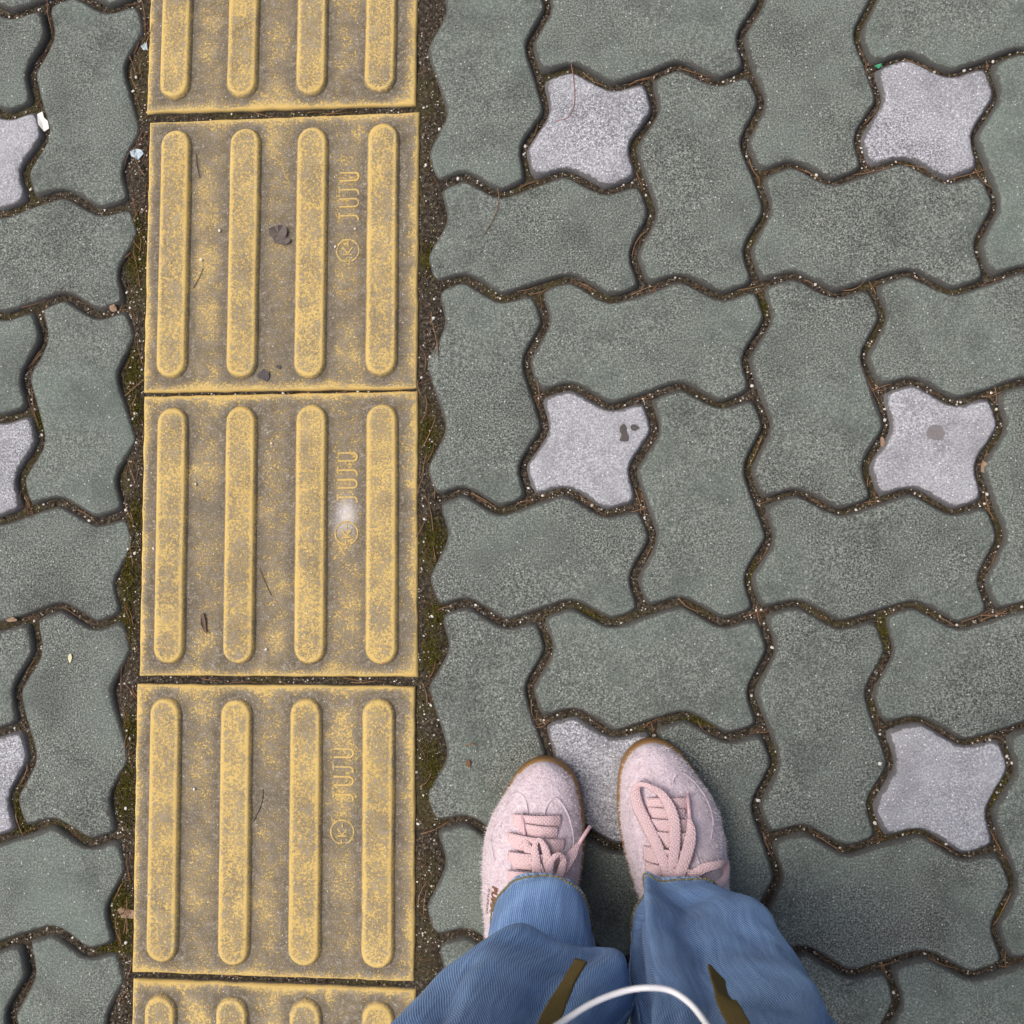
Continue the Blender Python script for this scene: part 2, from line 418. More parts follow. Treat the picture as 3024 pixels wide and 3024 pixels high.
# embossed writing: JUJU read upwards, and a circled K below it
def stroke(pts, wd, ht):
    p = np.asarray(pts, float); t = np.gradient(p, axis=0); t /= np.linalg.norm(t, axis=1)[:,None]; n = np.c_[-t[:,1], t[:,0]]*wd/2
    v = []; f = []
    for a, b in zip(p, n):
        v += [(*(a+b), -.0006), (*(a+b*.7), ht), (*(a-b*.7), ht), (*(a-b), -.0006)]
    for i in range(len(p)-1):
        for j in range(3): f.append((i*4+j, i*4+j+1, i*4+5+j, i*4+4+j))
    f += [(0,1,2,3), tuple(len(v)-4+j for j in (3,2,1,0))]
    return v, f
def arc(cx, cy, r, a0, a1, n=8, ry=None): return [(cx+r*math.cos(a0+(a1-a0)*i/n), cy+(ry or r)*math.sin(a0+(a1-a0)*i/n)) for i in range(n+1)]
def letters(hts):
    # letter frame: a = reading direction, b = letter up; both in mm; U is 9 wide and 21 tall
    H_, W_ = 21., 8.6; pr = []
    U = [(0, H_), (0, 12), (0, 4)]+arc(W_/2, 4, W_/2, math.pi, 2*math.pi, 8, 4)+[(W_, 12), (W_, H_)]
    J = [(4.5, H_), (4.5, 12), (4.5, 4)]+arc(.2, 4, 4.3, 0, -math.pi*.62, 6, 4)
    Js = [(1.2, H_), (4.5, H_), (7.8, H_)]
    x = 0
    for kind, ht in zip('JUJU', hts):
        if ht > 0:
            for pl in ([U] if kind == 'U' else [J, Js]): pr.append(stroke([(-(b)*.001, (x+a)*.001) for a, b in pl], .0024, ht))
        x += 14.4
    return join(pr)
def kmark(q=.6):
    pr = [stroke(arc(0, 0, .0122, -math.pi*.5+.35, math.pi*1.5-.05, 28), .0022, .0007*q)]
    for pl in ([(-.005, -.0042), (.0, -.0042), (.005, -.0042)], [(0, -.0030), (-.0025, .0), (-.005, .0034)], [(0, -.0030), (.0025, .0), (.005, .0034)], [(.0, .0045), (.0, .007), (.0, .010)], [(-.001, -.0075), (-.0008, -.0095), (-.0005, -.0125)]):
        pr.append(stroke(pl, .0021, .0007*q))
    return join(pr)
TILES = [(-.3500, .9700, -.004), (-.3518, .6576, -.0115), (-.3501, .3457, -.0018), (-.3488, .0396, .0050), (-.3501, -.2728, .0022), (-.3483, -.5826, .0004), (-.3490, -.8930, .004)]
for ti, (tx, ty, ta) in enumerate(TILES):
    st = ()
    if ti == 3: st = ((.074, .020, .010, .015, .95), (.069, .008, .008, .009, .55))  # spot of reflected glare, painted into this tile's colour
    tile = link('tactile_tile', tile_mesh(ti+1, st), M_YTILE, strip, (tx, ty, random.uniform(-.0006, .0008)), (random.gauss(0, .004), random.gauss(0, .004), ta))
    for bi, bx in enumerate(BX):
        link('raised_bar', BARS[(bi+ti) % 4], M_YBAR, tile, (bx+random.gauss(0, .0006), random.gauss(0, .0006), 0), (0, 0, 0 if (bi+ti) % 2 else math.pi))
    v, f = letters([(.0006,.0007,.0006,.0007), (.0006,.0007,.0006,.0007), (.0003,.0005,.0003,.0005), (.0001,.0005,.0005,.0006), (.0003,.0004,.0004,.0003), (.0006,.0007,.0006,.0007), (.0006,.0007,.0006,.0007)][ti])
    me = mesh('embossed_lettering', v, f, False); fattr(me, 'dirt', [-.10]*len(v)); fattr(me, 'stain', [0]*len(v))
    link('embossed_lettering', me, M_YBAR, tile, (.0862, .034, .0003))
    v, f = kmark(); me = mesh('embossed_mark', v, f, False); fattr(me, 'dirt', [-.05]*len(v)); fattr(me, 'stain', [0]*len(v))
    link('embossed_mark', me, M_YBAR, tile, (.0750, .0, .0003))
# ------------------------------------------------------------------ person: shoes
k = NM('pink_suede'); p = k.pos()
nz = k.math('ADD', k.math('MULTIPLY', k.noise(p, 380, 3, .75), .65), k.math('MULTIPLY', k.noise(p, 120, 3, .6), .35))
col = k.ramp(nz, [(.36, srgb(202,181,190)), (.5, srgb(224,207,217)), (.64, srgb(240,229,236))])
k.bump(nz, 1.0, .0030); k.put(k.b.inputs['Sheen Weight'], .35); k.put(k.b.inputs['Sheen Roughness'], .5)
M_SUEDE = k.out(col, .95, .1)
k = NM('suede_fibre'); M_FIBRE = k.out(k.mix(k.noise(k.pos(), 300, 2), srgb(218,204,212), srgb(244,238,241)), .9, .1)
k = NM('pink_lace'); uv = k.n('UVMap').outputs[0]
chk = k.n('TexWave', {'Vector': uv, 'Scale': 170., 'Distortion': .6}, wave_type='BANDS', bands_direction='DIAGONAL').outputs['Fac']
chk2 = k.n('TexWave', {'Vector': k.n('Mapping', {'Vector': uv, 'Scale': (1., -1., 1.)}).outputs[0], 'Scale': 170., 'Distortion': .6}, wave_type='BANDS', bands_direction='DIAGONAL').outputs['Fac']
wv = k.math('MULTIPLY', chk, chk2)
col = k.mix(wv, srgb(216,184,188), srgb(236,212,215)); k.bump(wv, .7, .0008); M_LACE = k.out(col, .85, .15)
M_AGLET = plain('pink_plastic', srgb(206,168,178), srgb(222,188,196), 200, .35, .5)
k = NM('gum_rubber'); p = k.pos()
M_GUMSOLE = k.out(k.mix(k.noise(p, 60, 3), srgb(124,92,54), srgb(160,124,78)), .55, .4)
M_CREAM = plain('cream_foam', srgb(232,220,206), srgb(246,238,228), 200, .7)
M_FOIL = plain('bronze_foil', srgb(112,76,56), srgb(140,98,72), 300, .45, .5)

W_S = [(0,.0),(.0010,.0075),(.003,.0130),(.008,.0208),(.018,.0300),(.038,.0388),(.058,.0458),(.078,.0495),(.098,.0500),(.118,.0485),(.138,.0462),(.170,.0400),(.200,.0345),(.228,.0320),(.245,.0285),(.255,.0220),(.262,.0120),(.264,.0)]
H_S = [(0,.026),(.004,.036),(.010,.0425),(.030,.0500),(.050,.0565),(.070,.0650),(.095,.0755),(.120,.0860),(.150,.1000),(.180,.1080),(.220,.0980),(.262,.0880)]
ws, wv_ = np.array(W_S).T; hs, hv = np.array(H_S).T
FEATHER = .0232
class Shoe:
    def __init__(s, toe, ang, mirror):
        s.toe = np.array(toe); s.a = ang; s.mir = mirror   # mirror=+1: big toe at +x (left foot)
    def bend(s, y): return s.mir*.006*math.exp(-((y-.01)/.05)**2)   # toe tip leans to the inner side
    def w2l(s, x, y):
        dx, dy = x-s.toe[0], y-s.toe[1]; c, n = math.cos(s.a), math.sin(s.a)
        lx = c*dx+n*dy; ly = -n*dx+c*dy; return lx, -ly
    def l2w(s, lx, ls, z=0.):
        c, n = math.cos(s.a), math.sin(s.a); return np.array([s.toe[0]+c*lx+n*ls, s.toe[1]+n*lx-c*ls, z])
    def wu(s, y):
        t = min(1, max(0, (y-.01)/.055)); return max(1e-4, np.interp(y, ws+.0012, wv_)*(.965-.01*t)-.0004)
    def h(s, lx, ls):
        wd = s.wu(ls); H = np.interp(ls, hs, hv); q = min(1, abs((lx-s.bend(ls))/wd)); n_ = 2.5
        return FEATHER+(H-FEATHER)*max(0, 1-q**n_)**.55
    def hw(s, x, y): lx, ls = s.w2l(x, y); return s.h(lx, max(.004, min(.255, ls)))
    def bulge(s, q, y): return -s.mir*.0042*((-q*s.mir-.3)/.7)**2*min(1, max(0, y-.012)/.05) if q*s.mir < -.3 else 0.   # the outer side overhangs the sole
    def surf(s, lx, ls, off=0.):
        q = max(-1, min(1, (lx-s.bend(ls))/s.wu(ls))); return s.l2w(lx+s.bulge(q, ls), ls, s.h(lx, ls)+off)

def lace_ribbon(path, width, thick=.0018, uvs=True):
    path = np.asarray(path, float); n = len(path); width = np.broadcast_to(np.asarray(width, float), (n,))
    t = np.gradient(path, axis=0); t /= np.linalg.norm(t, axis=1)[:,None]+1e-12
    v = []; f = []; uvv = []; L = 0; prev = None
    prof = [(-1, 0), (-.72, .75), (0, 1), (.72, .75), (1, 0), (.72, -.75), (0, -1), (-.72, -.75)]
    for i in range(n):
        s_ = np.cross(t[i], (0,0,1)); l_ = np.linalg.norm(s_)
        s_ = s_/l_ if l_ > .15 else prev
        if prev is not None and s_ @ prev < 0: s_ = -s_
        if prev is not None: s_ = .6*s_+.4*prev; s_ /= np.linalg.norm(s_)
        prev = s_; nn = np.cross(s_, t[i])
        if i: L += np.linalg.norm(path[i]-path[i-1])
        for a, b in prof: v.append(path[i]+s_*a*width[i]/2+nn*b*thick/2); uvv.append((a*width[i]/2, L))
    k_ = len(prof)
    for i in range(n-1):
        for j in range(k_): f.append((i*k_+j, i*k_+(j+1) % k_, (i+1)*k_+(j+1) % k_, (i+1)*k_+j))
    f += [tuple(range(k_))[::-1], tuple((n-1)*k_+j for j in range(k_))]
    return v, f, uvv
def lace_obj(name, sh, pts, width, parent, raise_=.0024, n=7):
    P = [np.array([x, y, sh.hw(x, y)+raise_+dz]) for (x, y), dz in pts]
    path = cat_rom(P, n); wd = np.interp(np.linspace(0, 1, len(path)), np.linspace(0, 1, len(width)), width) if isinstance(width, (list, tuple)) else width
    v, f, uvv = lace_ribbon(path, wd); me = mesh(name, v, f, True)
    ul = me.uv_layers.new(name='UVMap'); vi = np.zeros(len(me.loops), np.int32); me.loops.foreach_get('vertex_index', vi)
    ul.data.foreach_set('uv', np.array(uvv, np.float32)[vi].ravel())
    return link(name, me, M_LACE, parent)

def build_shoe(sh, parent, label, seed):
    NS, NX = 64, 33
    ss = np.r_[.0014, .0022, .0040, .0070, .0115, np.linspace(.018, .250, NS-9), .2545, .259, .2625, .2645]
    v = []; f = []
    for y in ss:
        wd = sh.wu(y)
        for j in range(NX):
            ph = math.pi*j/(NX-1); q = -math.cos(ph); lx = sh.bend(y)+q*wd
            z = sh.h(lx, y)
            lx += sh.bulge(q, y)
            z += (.0011*mnoise.noise(Vector((lx*70, y*70, seed)))+.0006*mnoise.noise(Vector((lx*210, y*210, seed+4))))*math.sin(ph)
            if .028 < y < .07: z += .0011*math.sin((lx)*620+y*60)*math.exp(-((lx)/.016)**2)*math.sin((y-.028)/.042*math.pi)   # puckers above the lacing
            v.append(tuple(sh.l2w(lx, y, z)))
        v.append(tuple(sh.l2w(sh.bend(y)+wd*.97, y, .012))); v.append(tuple(sh.l2w(sh.bend(y)-wd*.97, y, .012)))
    K = NX+2; n = len(ss)
    for i in range(n-1):
        for j in range(K): f.append((i*K+j, (i+1)*K+j, (i+1)*K+(j+1) % K, i*K+(j+1) % K))
    f += [tuple(range(K)), tuple((n-1)*K+j for j in range(K))[::-1]]
    shoe = link('shoe', mesh('shoe', v, f), M_SUEDE, parent); tag(shoe, label)
    # gum sole with a ribbed side wall
    def ring(off):
        L_ = []
        for y in np.r_[0, .0008, .002, .004, .007, .011, .016, np.linspace(.024, .240, 44), .248, .2535, .258, .2615, .2635]: L_.append((y, np.interp(y, ws, wv_)*(1-.03*min(1, max(0, (y-.012)/.05)))))
        pl = [(sh.bend(y)-wd, y) for y, wd in L_]; pr = [(sh.bend(y)+wd, y) for y, wd in reversed(L_)][:-1]
        P = np.array(pl+pr); nx = np.roll(P, -1, 0)-np.roll(P, 1, 0); nx /= np.linalg.norm(nx, axis=1)[:,None]+1e-9
        out = P+np.c_[-nx[:,1], nx[:,0]]*off
        return out
    lv = [(-.003, .0), (.0004, .001), (.0014, .004), (.0016, .010), (.0013, .017), (.0004, .0212), (-.0010, .0226), (-.008, .0230)]
    v = []; f = []
    sgn = 1
    for off, z in lv:
        R_ = ring(sgn*off)
        for q_ in R_: v.append(tuple(sh.l2w(q_[0], q_[1], z)))
    n = len(R_)
    for i in range(len(lv)-1):
        for j in range(n): f.append((i*n+j, i*n+(j+1) % n, (i+1)*n+(j+1) % n, (i+1)*n+j))
    f += [tuple(range(n))[::-1], tuple((len(lv)-1)*n+j for j in range(n))]
    link('sole', mesh('sole', v, f), M_GUMSOLE, shoe)
    # raised stitched seams of the toe overlay and eyestay
    m = sh.mir; seams = []
    def seam(pl, r=.0011):
        path = cat_rom([np.array([a*m, b, 0]) for a, b in pl], 8)
        path = np.array([sh.surf(q_[0], q_[1], .0002) for q_ in path]); seams.append(tube(path, r, 6))
    seam([(.0075,.062),(.0085,.048),(.012,.036),(.019,.031),(.028,.040),(.035,.054),(.039,.072),(.036,.088)])
    seam([(-.0065,.062),(-.0075,.048),(-.012,.034),(-.021,.032),(-.031,.046),(-.037,.062),(-.039,.080),(-.034,.094)])
    seam([(-.018,.098),(-.020,.082),(-.015,.069),(-.004,.063),(.008,.062),(.017,.068),(.022,.082),(.023,.105),(.026,.128),(.028,.15)])
    seam([(-.018,.098),(-.021,.118),(-.024,.140),(-.025,.160)])
    seam([(-.025,.108),(-.034,.114),(-.043,.122)], .0006)
    seam([(.026,.110),(.034,.116),(.043,.126)], .0006)
    v, f = join(seams); link('seam', mesh('seam', v, f), M_SUEDE, shoe)
    # suede nap: short loose fibres standing off the upper
    r_ = np.random.default_rng(seed); V_ = []; T_ = []
    for _ in range(9000):
        y = r_.uniform(.006, .19); q = np.clip(r_.normal(0, .75) if r_.random() < .4 else r_.choice([-1, 1])*r_.uniform(.72, .995), -.995, .995)
        lx = sh.bend(y)+q*sh.wu(y); b = sh.surf(lx, y, -.0003)
        lat_ = sh.l2w(1, 0)-sh.l2w(0, 0)
        d = lat_*q*r_.uniform(.2, 1.3)+np.array([r_.normal(0, .45), r_.normal(0, .45), r_.uniform(.25, .8)]); d /= np.linalg.norm(d)
        L_ = r_.uniform(.0008, .0026)*(1.25 if abs(q) > .9 else 1); wd = r_.uniform(.00012, .0003)
        sd = np.cross(d, r_.normal(size=3)); sd /= np.linalg.norm(sd)
        bend_ = r_.normal(0, .0005, 3)
        i0 = len(V_); V_ += [b-sd*wd, b+sd*wd, b+d*L_*.6+bend_+sd*wd*.7, b+d*L_*.6+bend_-sd*wd*.7, b+d*L_+bend_*2.2]
        T_ += [(i0, i0+1, i0+2), (i0, i0+2, i0+3), (i0+3, i0+2, i0+4)]
    nap = link('suede_nap', fast_mesh('suede_nap', V_, T_), M_FIBRE, shoe); nap['kind'] = 'stuff'
    return shoe

person = empty('person', (0.0, -0.36, 0))
tag(person, 'person in wide blue jeans and fuzzy pale pink lace-up shoes, seen from above', 'person')
class _P:  # parts are authored in world metres, then re-based on the person's own origin
    pass
SL = Shoe((-0.0653, -0.1903), rad(-4.5), +1)
SR = Shoe((0.0481, -0.1698), rad(10.0), -1)
shoeL = build_shoe(SL, person, 'left shoe, the one beside the yellow strip, with bronze lettering', 3)
shoeR = build_shoe(SR, person, 'right shoe, with one big loose bow loop over its toe', 5)

def laces(sh, shoe, bars, strands, aglets):
    for a, b, wd, up in bars:
        mid = ((a[0]+b[0])/2, (a[1]+b[1])/2)
        lace_obj('lace', sh, [(a, -.0020), ((a[0]*.8+b[0]*.2, a[1]*.8+b[1]*.2), up), (mid, up+.0012), ((a[0]*.2+b[0]*.8, a[1]*.2+b[1]*.8), up), (b, -.0020)], [wd*.9, wd, wd, wd, wd*.9], shoe)
    for pts, wd in strands: lace_obj('lace', sh, pts, wd, shoe, .002, 9)
    for a, b, za, zb in aglets:
        P = np.array([[*a, sh.hw(*a)+za], [(a[0]+b[0])/2, (a[1]+b[1])/2, (sh.hw(*a)+sh.hw(*b)+za+zb)/2], [*b, sh.hw(*b)+zb]])
        v, f = tube(P, .0019, 10); link('lace_tip', mesh('lace_tip', v, f), M_AGLET, shoe)
laces(SL, shoeL,
  [((-0.0906, -0.2445), (-0.0442, -0.2448), .0168, .0010), ((-0.0842, -0.2514), (-0.0473, -0.2551), .0162, .0004), ((-0.0953, -0.2606), (-0.0408, -0.2663), .0162, .0012),
   ((-0.0945, -0.2768), (-0.0419, -0.2786), .0165, .0010), ((-0.0940, -0.2927), (-0.0450, -0.2930), .0165, .001)],
  [([((-0.0783, -0.2570), .0040), ((-0.0757, -0.2636), .0050), ((-0.0712, -0.2717), .0045), ((-0.0651, -0.2817), .0045), ((-0.0606, -0.2922), .004)], [.004, .0085, .0115, .011, .010]),
   ([((-0.0651, -0.2905), .0045), ((-0.0670, -0.2733), .006), ((-0.0679, -0.2617), .0085), ((-0.0638, -0.2566), .0105), ((-0.0590, -0.2628), .0085), ((-0.0565, -0.2730), .006), ((-0.0568, -0.2902), .0045)], [.010, .009, .006, .0045, .007, .009, .010]),
   ([((-0.0549, -0.2902), .0045), ((-0.0536, -0.2795), .007), ((-0.0504, -0.2729), .010), ((-0.0453, -0.2703), .0115), ((-0.0409, -0.2748), .010), ((-0.0422, -0.2830), .007), ((-0.0454, -0.2905), .005)], [.009, .008, .006, .006, .006, .008, .009]),
   ([((-0.0447, -0.2899), .004), ((-0.0377, -0.2804), .006), ((-0.0320, -0.2727), .009), ((-0.0269, -0.2654), .013)], [.010, .011, .010, .0045])],
  [((-0.0815, -0.2355), (-0.0783, -0.2577), .0055, .0045), ((-0.0272, -0.2661), (-0.0157, -0.2499), .014, .022)])
laces(SR, shoeR,
  [((0.0393, -0.2260), (0.0791, -0.2246), .0166, .0008), ((0.0404, -0.2340), (0.0748, -0.2345), .0162, .0004), ((0.0376, -0.2441), (0.0783, -0.2432), .0162, .001),
   ((0.0386, -0.2544), (0.0791, -0.2548), .0162, .001), ((0.0352, -0.2688), (0.0819, -0.2695), .0162, .001), ((0.0368, -0.2830), (0.0844, -0.2848), .0162, .001)],
  [([((0.0575, -0.2872), .004), ((0.0536, -0.2724), .005), ((0.0456, -0.2547), .005), ((0.0372, -0.2393), .005), ((0.0311, -0.2274), .0045), ((0.0286, -0.2161), .006), ((0.0300, -0.2079), .0085), ((0.0351, -0.2053), .0105), ((0.0430, -0.2076), .0105), ((0.0525, -0.2133), .0085), ((0.0606, -0.2250), .0075), ((0.0645, -0.2381), .007), ((0.0643, -0.2561), .006), ((0.0617, -0.2735), .005), ((0.0603, -0.2886), .004)], [.010, .011, .0118, .0122, .0122, .011, .007, .005, .006, .0085, .011, .0112, .011, .010, .010]),
   ([((0.0788, -0.2355), .0045), ((0.0798, -0.2452), .006), ((0.0781, -0.2551), .006), ((0.0742, -0.2667), .0055), ((0.0691, -0.2791), .005), ((0.0653, -0.2900), .004)], [.0045, .010, .0122, .0118, .011, .010]),
   ([((0.0778, -0.2835), .005), ((0.0892, -0.2754), .012), ((0.1006, -0.2731), .020), ((0.1094, -0.2735), .028), ((0.1143, -0.2801), .030), ((0.1110, -0.2870), .026), ((0.1004, -0.2921), .014)], [.010, .010, .009, .007, .006, .007, .009])],
  [((0.0786, -0.2151), (0.0791, -0.2365), .0050, .0050)])

# bronze foil writing on the outer side of the left shoe, running from toe to heel
def foil_text(sh, shoe, body, x0, s0, length, height, bold):
    cu = bpy.data.curves.new('foil', 'FONT'); cu.body = body; cu.resolution_u = 3; cu.offset = bold; cu.space_character = 1.1
    tmp = bpy.data.objects.new('foil', cu); C.objects.link(tmp)
    bpy.context.view_layer.update()
    me = bpy.data.meshes.new_from_object(tmp.evaluated_get(bpy.context.evaluated_depsgraph_get())); bpy.data.objects.remove(tmp); bpy.data.curves.remove(cu)
    co = np.array([v_.co for v_ in me.vertices]); lo = co.min(0); hi = co.max(0)
    for v_ in me.vertices:
        a = (v_.co.x-lo[0])/(hi[0]-lo[0])*length; b = (v_.co.y-lo[1])/(hi[1]-lo[1])*height
        ls = s0+a; lx = x0+b+.0026; v_.co = sh.surf(lx, ls, .0011)
    return link('printed_lettering', me, M_FOIL, shoe)
pl0 = SL.w2l(*(-0.1071, -0.3034)); pl1 = SL.w2l(*(-0.1114, -0.3077))
foil_text(SL, shoeL, 'PUMA', pl0[0]-.0040, pl0[1], .0235, .0056, .07)
foil_text(SL, shoeL, 'PALERMO', pl1[0]-.0035, pl1[1], .024, .0020, .02)

# ------------------------------------------------------------------ person: jeans
k = NM('denim'); uv = k.n('UVMap').outputs[0]
tw = k.n('TexWave', {'Vector': k.n('Mapping', {'Vector': uv, 'Scale': (1., .42, 1.)}).outputs[0], 'Scale': 330., 'Distortion': .8, 'Detail': 2., 'Detail Scale': 3.}, wave_type='BANDS', bands_direction='DIAGONAL').outputs['Fac']
fz = k.noise(uv, 900, 2, .6); slub = k.noise(k.n('Mapping', {'Vector': uv, 'Scale': (260., 18., 1.)}).outputs[0], 1., 3, .6)
wear = k.noise(k.pos(), 11, 3, .6)
tt = k.math('ADD', k.math('MULTIPLY', tw, .32), k.math('ADD', k.math('MULTIPLY', fz, .40), k.math('MULTIPLY', slub, .44)))
dk = k.mix(wear, srgb(36,68,120), srgb(60,98,154)); lt = k.mix(wear, srgb(118,158,212), srgb(166,196,234))
col = k.mix(k.ramp(tt, [(.30, 0.), (.78, 1.)]), dk, lt)
fdv = k.math('MULTIPLY', k.attr('fade_shade').outputs['Fac'], k.noise(k.pos(), 60, 3, .7))
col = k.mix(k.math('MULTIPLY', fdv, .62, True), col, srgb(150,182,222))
col = k.mix(k.math('MULTIPLY', fdv, -.7, True), col, srgb(34,58,104))  # ridges above are worn paler; here fold shade is painted into the valleys
hemw = k.attr('hem').outputs['Fac']
col = k.mix(k.math('MULTIPLY', hemw, k.ramp(k.noise(k.n('Mapping', {'Vector': uv, 'Scale': (1., .3, 1.)}).outputs[0], 230, 2, .6), [(.42, 0.), (.56, .95)])), col, srgb(182,206,234))
k.bump(tt, .9, .0010); k.put(k.b.inputs['Sheen Weight'], .08); M_DENIM = k.out(col, .9, .15)
M_THREAD = plain('stitch_thread', srgb(122,112,70), srgb(150,138,92), 200)
k = NM('skin'); M_SKIN = k.out(k.mix(k.noise(k.pos(), 80, 3), srgb(206,164,140), srgb(226,186,164)), .6, .4)

# ring: z_front, z_back, x_left, x_right, y_front, y_back
LEFT = [(.105,.022,-.1090,-.0120,-.2806,-.470), (.117,.045,-.1110,-.0110,-.2885,-.472), (.132,.090,-.1150,-.0090,-.3060,-.474), (.152,.130,-.1130,-.0080,-.3260,-.475), (.172,.160,-.1180,-.0070,-.3330,-.476), (.188,.182,-.1330,-.0040,-.3160,-.476),
        (.203,.200,-.1440,.0060,-.2985,-.478), (.218,.218,-.1480,.0060,-.2935,-.480), (.250,.250,-.1500,.0020,-.2965,-.482), (.32,.32,-.1520,-.0060,-.3010,-.482), (.40,.40,-.1530,-.0100,-.2990,-.478), (.48,.48,-.154,-.0080,-.290,-.470), (.60,.60,-.160,-.0030,-.284,-.480), (.72,.72,-.168,-.0015,-.280,-.500), (.79,.79,-.176,-.0010,-.280,-.510)]
RIGHT = [(.106,.022,.0230,.1180,-.2785,-.470), (.119,.045,.0225,.1200,-.2815,-.472), (.136,.090,.0215,.1300,-.2820,-.474), (.160,.135,.0205,.1390,-.2810,-.475), (.185,.172,.0205,.1450,-.2830,-.476),
         (.205,.200,.0215,.1480,-.2870,-.478), (.235,.235,.0230,.1590,-.2910,-.480), (.275,.275,.0235,.1670,-.2930,-.482), (.33,.33,.0220,.1720,-.2950,-.482), (.40,.40,.0190,.1730,-.2940,-.478), (.48,.48,.012,.168,-.288,-.470), (.60,.60,.005,.168,-.284,-.480), (.72,.72,.0015,.172,-.280,-.500), (.79,.79,.0010,.176,-.280,-.510)]
NT = 96
def leg(rings, seed, creases, shear):
    R_ = cat_rom([np.array(r) for r in rings], 9); v = []; f = []; uvv = []; hem = []; fade_shade = []; L = 0
    for i, (zf, zb, xl, xr, yf, yb) in enumerate(R_):
        cx, cy, a, b = (xl+xr)/2, (yf+yb)/2, (xr-xl)/2, (yf-yb)/2
        if i: L += max(.002, np.linalg.norm(R_[i][[0, 4]]-R_[i-1][[0, 4]]))
        per = 0; pp = None
        for j in range(NT+1):
            th = 2*math.pi*j/NT; c, s_ = math.cos(th), math.sin(th); ex = .68 if s_ > 0 else .86
            x = cx+a*math.copysign(abs(c)**ex, c); x += shear*s_*math.exp(-((zf-.212)/.045)**2); y = cy+b*math.copysign(abs(s_)**ex, s_); z = zb+(zf-zb)*(s_*.5+.5)
            up = min(1, max(0, (z-.085)/.05))
            d = up*(.0062*mnoise.noise(Vector((c*1.8+seed, s_*1.8, z*9)))+.0040*mnoise.noise(Vector((c*3.2+s_+seed, s_*3.2-c, z*20)))+.0014*mnoise.noise(Vector((c*7+seed, s_*7, z*50))))
            fd = 0
            for (t0, z0, t1, z1, wd, amp) in creases:      # long soft pleats between two points of the leg
                ax, az = (th-t0), (z-z0); bx, bz = (t1-t0), (z1-z0)
                sc = .07; l2 = (bx*sc)**2+bz**2; tq = max(0, min(1, (ax*sc*bx*sc+az*bz)/l2))
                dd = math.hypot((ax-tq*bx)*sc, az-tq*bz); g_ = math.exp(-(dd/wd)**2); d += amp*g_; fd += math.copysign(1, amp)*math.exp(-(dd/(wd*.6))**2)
            if z < .12: d += .0016*math.sin(th*7+seed)*max(0, 1-up)
            x += c*d; y += s_*d
            if pp is not None: per += math.hypot(x-pp[0], y-pp[1])
            pp = (x, y)
            v.append((x, y, z)); uvv.append((per, L)); hem.append(max(0, 1-(L/.015)**3)); fade_shade.append(fd)
    n = NT+1
    for i in range(len(R_)-1):
        for j in range(NT): f.append((i*n+j, i*n+j+1, (i+1)*n+j+1, (i+1)*n+j))
    return v, f, uvv, hem, n, fade_shade
PI = math.pi
cl = [(PI*.60, .21, PI*.84, .34, .013, .010), (PI*.84, .34, PI*.95, .50, .016, .007), (PI*.44, .215, PI*.40, .42, .018, -.015), (PI*.20, .30, PI*.06, .20, .012, .008), (PI*.74, .21, PI*.90, .19, .010, .005), (PI*.28, .23, PI*.22, .42, .012, .006), (PI*.36, .105, PI*.66, .135, .007, .003), (PI*.70, .45, PI*.60, .28, .012, -.006)]
cr_ = [(PI*.80, .46, PI*.66, .10, .008, .013), (PI*.93, .40, PI*.80, .13, .012, -.008), (PI*.44, .42, PI*.26, .15, .018, .007), (PI*.14, .32, PI*.36, .125, .014, .006), (PI*.60, .36, PI*.54, .15, .014, -.011), (PI*.30, .40, PI*.16, .22, .012, -.005), (PI*.74, .30, PI*.70, .16, .008, -.005)]
Lv, Lf, Lu, Lh, n_, Lfd = leg(LEFT, 2.3, cl, .038); Rv, Rf, Ru, Rh, _, Rfd = leg(RIGHT, 7.9, cr_, -.003)
# hip and waist
HIP = [(.775,-.177,.177,-.278,-.512), (.82,-.178,.178,-.276,-.512), (.88,-.172,.172,-.280,-.500), (.95,-.158,.158,-.290,-.480), (.98,-.154,.154,-.293,-.474), (.985,-.146,.146,-.298,-.468)]
Hv = []; Hf = []; Hu = []
for i, (z, xl, xr, yf, yb) in enumerate(HIP):
    for j in range(NT+1):
        th = 2*PI*j/NT; c, s_ = math.cos(th), math.sin(th)
        Hv.append(((xl+xr)/2+(xr-xl)/2*c, (yf+yb)/2+(yf-yb)/2*s_, z)); Hu.append((th*.17, z))
for i in range(len(HIP)-1):
    for j in range(NT): Hf.append((i*n_+j, i*n_+j+1, (i+1)*n_+j+1, (i+1)*n_+j))
V_, F_ = join([(Lv, Lf), (Rv, Rf), (Hv, Hf)])
me = mesh('jeans', V_, F_); UVA = np.array(Lu+Ru+Hu, np.float32)
ul = me.uv_layers.new(name='UVMap'); vi = np.zeros(len(me.loops), np.int32); me.loops.foreach_get('vertex_index', vi); ul.data.foreach_set('uv', UVA[vi].ravel())
fattr(me, 'hem', Lh+Rh+[0]*len(Hv)); fattr(me, 'fade_shade', Lfd+Rfd+[0]*len(Hv))
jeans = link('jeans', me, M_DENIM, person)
so = jeans.modifiers.new('cloth', 'SOLIDIFY'); so.thickness = .0018; so.offset = -1
sb = jeans.modifiers.new('smooth', 'SUBSURF'); sb.levels = 1; sb.render_levels = 1
def on_leg(v, row, j):
    return np.array(v[int(row)*n_+int(j) % NT])
